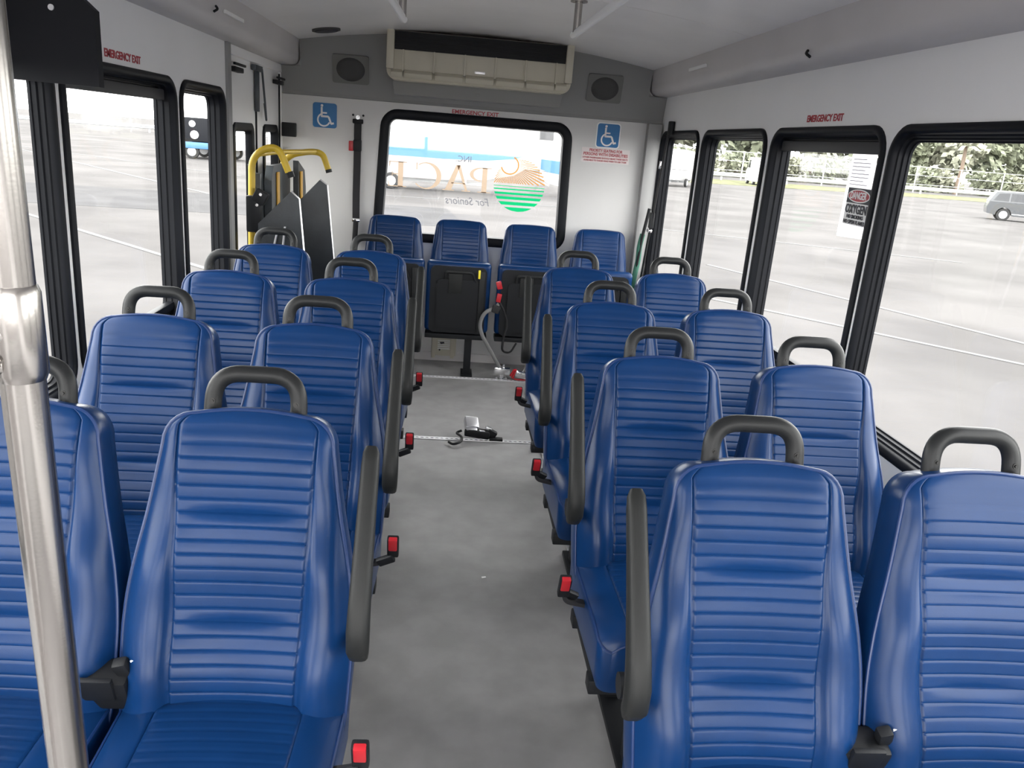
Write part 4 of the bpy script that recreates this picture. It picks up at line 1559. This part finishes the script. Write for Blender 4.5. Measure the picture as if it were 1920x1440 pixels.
# ================================================================== OUTSIDE
GZ = -0.75
bm = BM()
add(bm, [(-260, -120, GZ), (260, -120, GZ), (260, 320, GZ), (-260, 320, GZ)], [(0, 1, 2, 3)])
add(bm, [(-260, -120, GZ - 0.3), (260, -120, GZ - 0.3), (260, 320, GZ - 0.3), (-260, 320, GZ - 0.3)], [(3, 2, 1, 0)])
ground = struct(ob('ground', bm, M['asphalt'], smooth=0))
def line(p, q, w):
    p = Vector((*p, GZ + 0.006))
    q = Vector((*q, GZ + 0.006))
    bm = BM()
    ribbon(bm, [p, q], w, 0.008, (q - p).cross(Vector((0, 0, 1))))
    ob('parking_line', bm, M['paint'], ground, smooth=0)
line((-24, 45.9), (-7.6, 25.8), 0.14)
line((-10.3, 19.1), (-3.4, 12.2), 0.11)
line((-26, 48.2), (-9, 35.2), 0.14)
line((3.9, 13.3), (8.6, 8.1), 0.10)
line((5.5, 17.2), (9.6, 7.9), 0.10)
line((5.5, 25.2), (14, 21.3), 0.12)
line((-6, 30.0), (8, 31.5), 0.12)
bm = BM()
ribbon(bm, [(18, 78, GZ + 0.01), (38, 86, GZ + 0.01), (90, 92, GZ + 0.01), (150, 96, GZ + 0.01)], 13, 0.03, (0, 1, 0))
ob('verge', bm, M['grass'], ground, smooth=0)
# patched strip of asphalt on the left
M['patch'] = mat('asphalt_patch', (0.070, 0.069, 0.070), 0.95, spec=0.03, vary=0.1, scale=1)
bm = BM()
ribbon(bm, [(-60, 17.0, GZ + 0.003), (0, 24, GZ + 0.003)], 5.5, 0.004, (0, 1, 0))
ob('asphalt_patch', bm, M['patch'], ground, smooth=0)

# guard rails
def guard_rail(pts, label):
    g_ = thing('guard_rail', label, 'guard rail', (pts[0][0], pts[0][1], GZ))
    o0 = Vector((pts[0][0], pts[0][1], 0))
    bm = BM()
    for dz in (0.55, 0.75):
        tube(bm, [Vector((p[0], p[1], dz)) - o0 for p in pts], 0.11, 6)
    ob('beam', bm, M['galv'], g_)
    for i in range(len(pts) - 1):
        a, b = Vector((*pts[i], 0)), Vector((*pts[i + 1], 0))
        k = max(2, int((b - a).length / 8))
        for j in range(k):
            p = a.lerp(b, j / k) - o0
            bm = BM()
            box(bm, (p.x, p.y + 0.2, 0.38), (0.16, 0.16, 0.76))
            ob('post', bm, M['galv'], g_, smooth=0)
guard_rail([(20, 84), (45, 92), (84, 98), (130, 100)], 'long galvanised guard rail in front of the trees')
guard_rail([(-90, 92), (-44, 98), (-20, 106)], 'long galvanised guard rail beyond the lot on the lift side')

# chain-link fence
fe = thing('fence', 'tall wire fence with thin white posts before the trees', 'fence', (30, 96, GZ))
M['wire'] = mat_glass('fence_wire_haze', (0.82, 0.83, 0.83), 0.02)
fp = [(22, 92), (45, 99), (84, 105), (135, 107)]
for i in range(len(fp) - 1):
    a, b = Vector((*fp[i], 0)), Vector((*fp[i + 1], 0))
    k = int((b - a).length / 6)
    for j in range(k):
        p = a.lerp(b, j / k) - Vector((30, 96, 0))
        bm = BM()
        tube(bm, [(p.x, p.y, 0), (p.x, p.y, 3.2)], 0.07, 6)
        ob('post', bm, M['white'], fe)
    bm = BM()
    for z in (3.15, 2.1, 1.0):
        tube(bm, [a - Vector((30, 96, -z)), b - Vector((30, 96, -z))], 0.03, 5)
    ob('wire', bm, M['galv'], fe)

# trees
def crown_mesh(seed, rx, rz, m, n=900, leaf=0.5):
    rnd = random.Random(seed)
    bm = BM()
    blobs = [(Vector((rnd.uniform(-0.55, 0.55) * rx, rnd.uniform(-0.55, 0.55) * rx, rnd.uniform(-0.45, 0.5) * rz)), rnd.uniform(0.35, 0.6)) for _ in range(9)]
    for _ in range(n):
        c, s = rnd.choice(blobs)
        d = Vector((rnd.gauss(0, 1), rnd.gauss(0, 1), rnd.gauss(0, 1))).normalized()
        p = c + Vector((d.x * rx, d.y * rx, d.z * rz)) * s * rnd.uniform(0.75, 1.05)
        a = Vector((rnd.gauss(0, 1), rnd.gauss(0, 1), rnd.gauss(0, 1))).normalized()
        b = a.orthogonal().normalized()
        c2 = a.cross(b)
        l = leaf * rnd.uniform(0.6, 1.3)
        vv = [bm.verts.new(p + b * l), bm.verts.new(p + c2 * l * 0.6), bm.verts.new(p - b * l), bm.verts.new(p - c2 * l * 0.6)]
        bm.faces.new(vv)
    return bm_mesh(bm, 'crown', m, 0)
def trunk_mesh(h, r):
    bm = BM()
    tube(bm, [(0, 0, 0), (0.1, 0.05, h * 0.5), (0, 0, h)], [r, r * 0.8, r * 0.5], 7)
    tube(bm, [(0.05, 0, h * 0.6), (0.9, 0.3, h * 1.1)], [r * 0.5, r * 0.2], 5)
    tube(bm, [(0.05, 0, h * 0.7), (-0.8, -0.3, h * 1.15)], [r * 0.5, r * 0.2], 5)
    return bm_mesh(bm, 'trunk', M['bark'])
crowns = [crown_mesh(1, 4.2, 3.2, M['leaf']), crown_mesh(2, 4.6, 2.8, M['leaf2']), crown_mesh(3, 3.6, 3.6, M['leaf'])]
trunk = trunk_mesh(3.0, 0.22)
rnd = random.Random(11)
def tree(x, y, s, k, label, grp):
    t = thing('tree', label, 'tree', (x, y, GZ), rnd.uniform(0, 6), grp)
    t.scale = (s, s, s)
    ob('crown', crowns[k], None, t, loc=(0, 0, 4.2))
    ob('trunk', trunk, None, t)
shrub_me = [crown_mesh(21, 3.4, 1.7, M['leaf2'], 700, 0.4), crown_mesh(22, 3.2, 2.0, M['leaf'], 700, 0.4)]
for j in range(15):
    u = j / 14
    x = 22 + 104 * u + rnd.uniform(-1.0, 1.0)
    y = 113 + 12 * u ** 0.6 + rnd.uniform(-1, 2)
    s = rnd.uniform(1.05, 1.25) * (1.30 - 0.55 * max(0, u - 0.20))
    k = j % 3
    lb = ['dark green bushy tree standing behind the wire fence', 'pale olive broad tree standing behind the wire fence', 'tall rounded dark green tree standing behind the wire fence'][k]
    tree(x, y, s, k, lb, 'trees behind the fence')
for j in range(19):
    u = j / 18
    x = 21 + 105 * u + rnd.uniform(-0.5, 0.5)
    y = 103.5 + 11 * u ** 0.6 + rnd.uniform(-0.5, 0.5)
    k = j % 2
    sh = thing('shrub', ['low olive shrub growing along the foot of the wire fence', 'low dark green shrub growing along the foot of the wire fence'][k], 'shrub', (x, y, GZ), rnd.uniform(0, 6), 'shrubs along the fence')
    ob('foliage', shrub_me[k], None, sh, loc=(0, 0, 1.5))
    bm = BM()
    tube(bm, [(0, 0, 0), (0.1, 0, 1.4)], [0.12, 0.06], 6)
    ob('stem', bm, M['bark'], sh)
# palm
pt = thing('palm_tree', 'single fan palm rising above the bushes behind the fence', 'palm tree', (68.0, 108, GZ))
bm = BM()
tube(bm, [(0, 0, 0), (0.2, 0, 3), (0.1, 0, 6.4)], [0.35, 0.26, 0.2], 8)
ob('trunk', bm, M['bark'], pt)
rp = random.Random(5)
for k in range(22):
    az = rp.uniform(0, 2 * PI)
    el = rp.uniform(-0.3, 1.3)
    d = Vector((math.cos(az) * math.cos(el), math.sin(az) * math.cos(el), math.sin(el)))
    tip = Vector((0.1, 0, 6.4)) + d * 2.3 + Vector((0, 0, -0.5))
    mid = Vector((0.1, 0, 6.4)) + d * 1.3
    bm = BM()
    sd = d.cross(Vector((0, 0, 1))).normalized()
    ribbon(bm, [Vector((0.1, 0, 6.4)), mid, tip], 0.55, 0.02, sd)
    ob('frond', bm, M['leaf2'], pt, smooth=0)

# parked SUV on the right
def wheel(parent, x, y, z, r, w=0.24):
    bm = BM()
    tube(bm, [(x, y - w / 2, z), (x, y - w / 2 + 0.03, z), (x, y + w / 2 - 0.03, z), (x, y + w / 2, z)], [r * 0.93, r, r, r * 0.93], 20)
    o = ob('wheel', bm, M['tyre'], parent)
    bm = BM()
    for s in (-1, 1):
        disc(bm, (x, y + s * (w / 2 + 0.001), z), (0, s, 0), r * 0.62, 0.015, 14)
    ob('rim', bm, M['galv'], o)
def suv(loc, rz, paint, label):
    c = thing('parked_car', label, 'car', loc, rz)
    bm = BM()
    low = [(-2.30, 0.35), (-2.36, 0.62), (-2.28, 0.98), (-1.2, 1.08), (2.25, 1.06), (2.36, 0.72), (2.30, 0.38), (1.85, 0.30)] + [(1.42 + 0.42 * math.cos(t), 0.34 + 0.42 * math.sin(t)) for t in np.linspace(0.0, PI, 9)] + [(0.9, 0.28), (-0.95, 0.28)] + [(-1.42 + 0.42 * math.cos(t), 0.34 + 0.42 * math.sin(t)) for t in np.linspace(0.0, PI, 9)] + [(-1.9, 0.30)]
    prism(bm, low, lambda x, z: (x, -0.92, z), lambda x, z: (x, 0.92, z))
    ob('body', bm, paint, c, smooth=30)
    bm = BM()
    roof = [(-1.15, 1.07), (-0.45, 1.60), (0.1, 1.70), (1.98, 1.63), (2.30, 1.05)]
    prism(bm, roof, lambda x, z: (x, -0.88 + (z - 1.06) * 0.22, z), lambda x, z: (x, 0.88 - (z - 1.06) * 0.22, z))
    ob('cabin', bm, paint, c, smooth=30)
    for s in (-1, 1):
        for win in ([(-0.92, 1.12), (-0.40, 1.52), (0.30, 1.58), (0.30, 1.12)], [(0.38, 1.12), (0.38, 1.58), (1.20, 1.57), (1.20, 1.12)], [(1.28, 1.12), (1.28, 1.56), (1.82, 1.54), (2.08, 1.12)]):
            bm = BM()
            prism(bm, win, lambda x, z: (x, s * (0.885 - (z - 1.06) * 0.22), z), lambda x, z: (x, s * (0.86 - (z - 1.06) * 0.22), z))
            ob('side_window', bm, M['carglass'], c, smooth=0)
        bm = BM()
        box(bm, (0, s * 0.925, 0.40), (2.0, 0.03, 0.05), 0.01)
        ob('sill_trim', bm, M['galv'], c)
    for x in (-1.42, 1.42):
        for y in (-0.80, 0.80):
            wheel(c, x, y, 0.34, 0.36)
    return c
suv((33.9, 46.2, GZ), R(151), M['carpaint'], 'dark grey parked SUV on the lot near the guard rail')

# pickup-like dark trailer and vehicles on the left
tr = thing('parked_truck', 'dark box truck with two white round markings and blue lower body', 'truck', (-14.1, 48.5, GZ), R(4))
bm = BM()
box(bm, (0, 0, 1.55), (1.9, 3.2, 1.25), 0.05)
ob('body', bm, M['box'], tr)
bm = BM()
box(bm, (0.05, 0, 0.72), (2.0, 3.3, 0.34), 0.05)
ob('lower_panel', bm, M['boatblue'], tr)
bm = BM()
prism(bm, [(0.9, 0.6), (1.9, 0.6), (1.8, 1.3), (1.3, 2.1), (0.9, 2.15)], lambda x, z: (x, -1.5, z), lambda x, z: (x, 1.5, z))
ob('cab', bm, M['galv'], tr, smooth=0)
bm = BM()
prism(bm, [(1.0, 1.35), (1.72, 1.35), (1.32, 2.0), (1.0, 2.05)], lambda x, z: (x, -1.54, z), lambda x, z: (x, -1.49, z))
ob('cab_window', bm, M['carglass'], tr, smooth=0)
for (dx, dz, rr_) in ((-0.52, 1.85, 0.17), (-0.42, 1.28, 0.22)):
    bm = BM()
    disc(bm, (dx, -1.60, dz), (0, -1, 0), rr_, 0.03, 20)
    ob('round_marking', bm, M['white'], tr)
for x in (-0.6, 1.2):
    wheel(tr, x, -1.45, 0.38, 0.38)
    wheel(tr, x, 1.45, 0.38, 0.38)
bm = BM()
box(bm, (-1.45, 0, 0.75), (0.6, 1.6, 0.5), 0.08)
ob('tail_load', bm, M['orange'], tr)

# boats behind the bus
def boat(loc, rz, sc, label, top='boatblue'):
    b = thing('boat', label, 'boat', loc, rz, 'boats parked behind the bus')
    b.scale = (sc, sc, sc)
    st = [(-3.8, 1.05, 0.55), (-2.0, 1.2, 0.5), (0.5, 1.2, 0.5), (2.4, 0.9, 0.6), (3.6, 0.35, 0.85), (4.1, 0.03, 1.15)]
    def loft(bm, zlo, zhi, wlo, whi):
        pv = None
        for (x, w, zk) in st:
            zl = zlo + (zk - 0.5) * (1 - (zlo - 0.5) / 1.8)
            ring = [bm.verts.new((x, -w * whi, zhi + 0.05 * max(0, x))), bm.verts.new((x, -w * wlo, zl)), bm.verts.new((x, w * wlo, zl)), bm.verts.new((x, w * whi, zhi + 0.05 * max(0, x)))]
            if pv:
                for k in range(4):
                    bm.faces.new((pv[k], pv[(k + 1) % 4], ring[(k + 1) % 4], ring[k]))
            else:
                bm.faces.new(ring)
            pv = ring
        bm.faces.new(list(reversed(pv)))
    bm = BM()
    loft(bm, 0.5, 1.35, 0.55, 1.0)
    ob('hull', bm, M['boatwhite'], b, smooth=30)
    bm = BM()
    loft(bm, 1.36, 2.15, 1.0, 1.04)
    ob('topside', bm, M[top], b, smooth=30)
    bm = BM()
    prism(bm, [(-2.2, 2.1), (1.6, 2.15), (0.6, 2.85), (-2.0, 2.95)], lambda x, z: (x, -0.8, z), lambda x, z: (x, 0.8, z))
    ob('cabin', bm, M['boatwhite'], b, smooth=0)
    bm = BM()
    box(bm, (-0.3, 0, 0.38), (5.5, 0.12, 0.12))
    box(bm, (-1.6, 0, 0.38), (0.12, 1.8, 0.12))
    for x in (-2.5, 1.5):
        box(bm, (x, 0, 0.48), (0.12, 1.1, 0.2))
    ob('trailer', bm, M['galv'], b, smooth=0)
    for s in (-1, 1):
        wheel(b, -1.6, s * 0.95, 0.33, 0.33, 0.2)
boat((-1.2, 35.5, GZ), R(3), 1.0, 'white and blue boat on a trailer seen through the PACE lettering')
boat((6.5, 37.5, GZ), R(184), 0.68, 'white and blue boat on a trailer seen behind the sun emblem')
boat((17.0, 62, GZ), R(60), 0.9, 'white boat on a trailer seen past the hanging corner belt', 'boatwhite')
# white van in the second right window
vn = thing('parked_van', 'white parked van standing in front of the guard rail', 'van', (30.0, 80, GZ), R(80))
bm = BM()
prism(bm, [(-2.5, 0.35), (-2.5, 2.5), (1.3, 2.6), (2.0, 1.6), (2.7, 1.35), (2.75, 0.35)], lambda x, z: (x, -1.0, z), lambda x, z: (x, 1.0, z))
ob('body', bm, M['boatwhite'], vn, smooth=0)
for s in (-1, 1):
    bm = BM()
    prism(bm, [(0.6, 1.6), (0.6, 2.35), (1.25, 2.35), (1.75, 1.6)], lambda x, z: (x, s * 1.02, z), lambda x, z: (x, s * 0.98, z))
    ob('side_window', bm, M['carglass'], vn, smooth=0)
    for x in (-1.6, 1.8):
        wheel(vn, x, s * 0.88, 0.36, 0.36)
# pale building behind
bd = thing('building', 'long pale low building standing behind the boats', 'building', (-3, 75, GZ))
bm = BM()
box(bm, (0, 0, 2.6), (26, 6, 5.2))
ob('wall', bm, M['boatwhite'], bd, smooth=0)
bm = BM()
box(bm, (0, 0, 5.35), (27, 7, 0.3))
ob('roof', bm, M['galv'], bd, smooth=0)
for k in range(7):
    bm = BM()
    box(bm, (-10.4 + k * 3.4, -3.02, 3.2), (2.4, 0.08, 1.2))
    ob('window', bm, M['carglass'], bd, smooth=0)
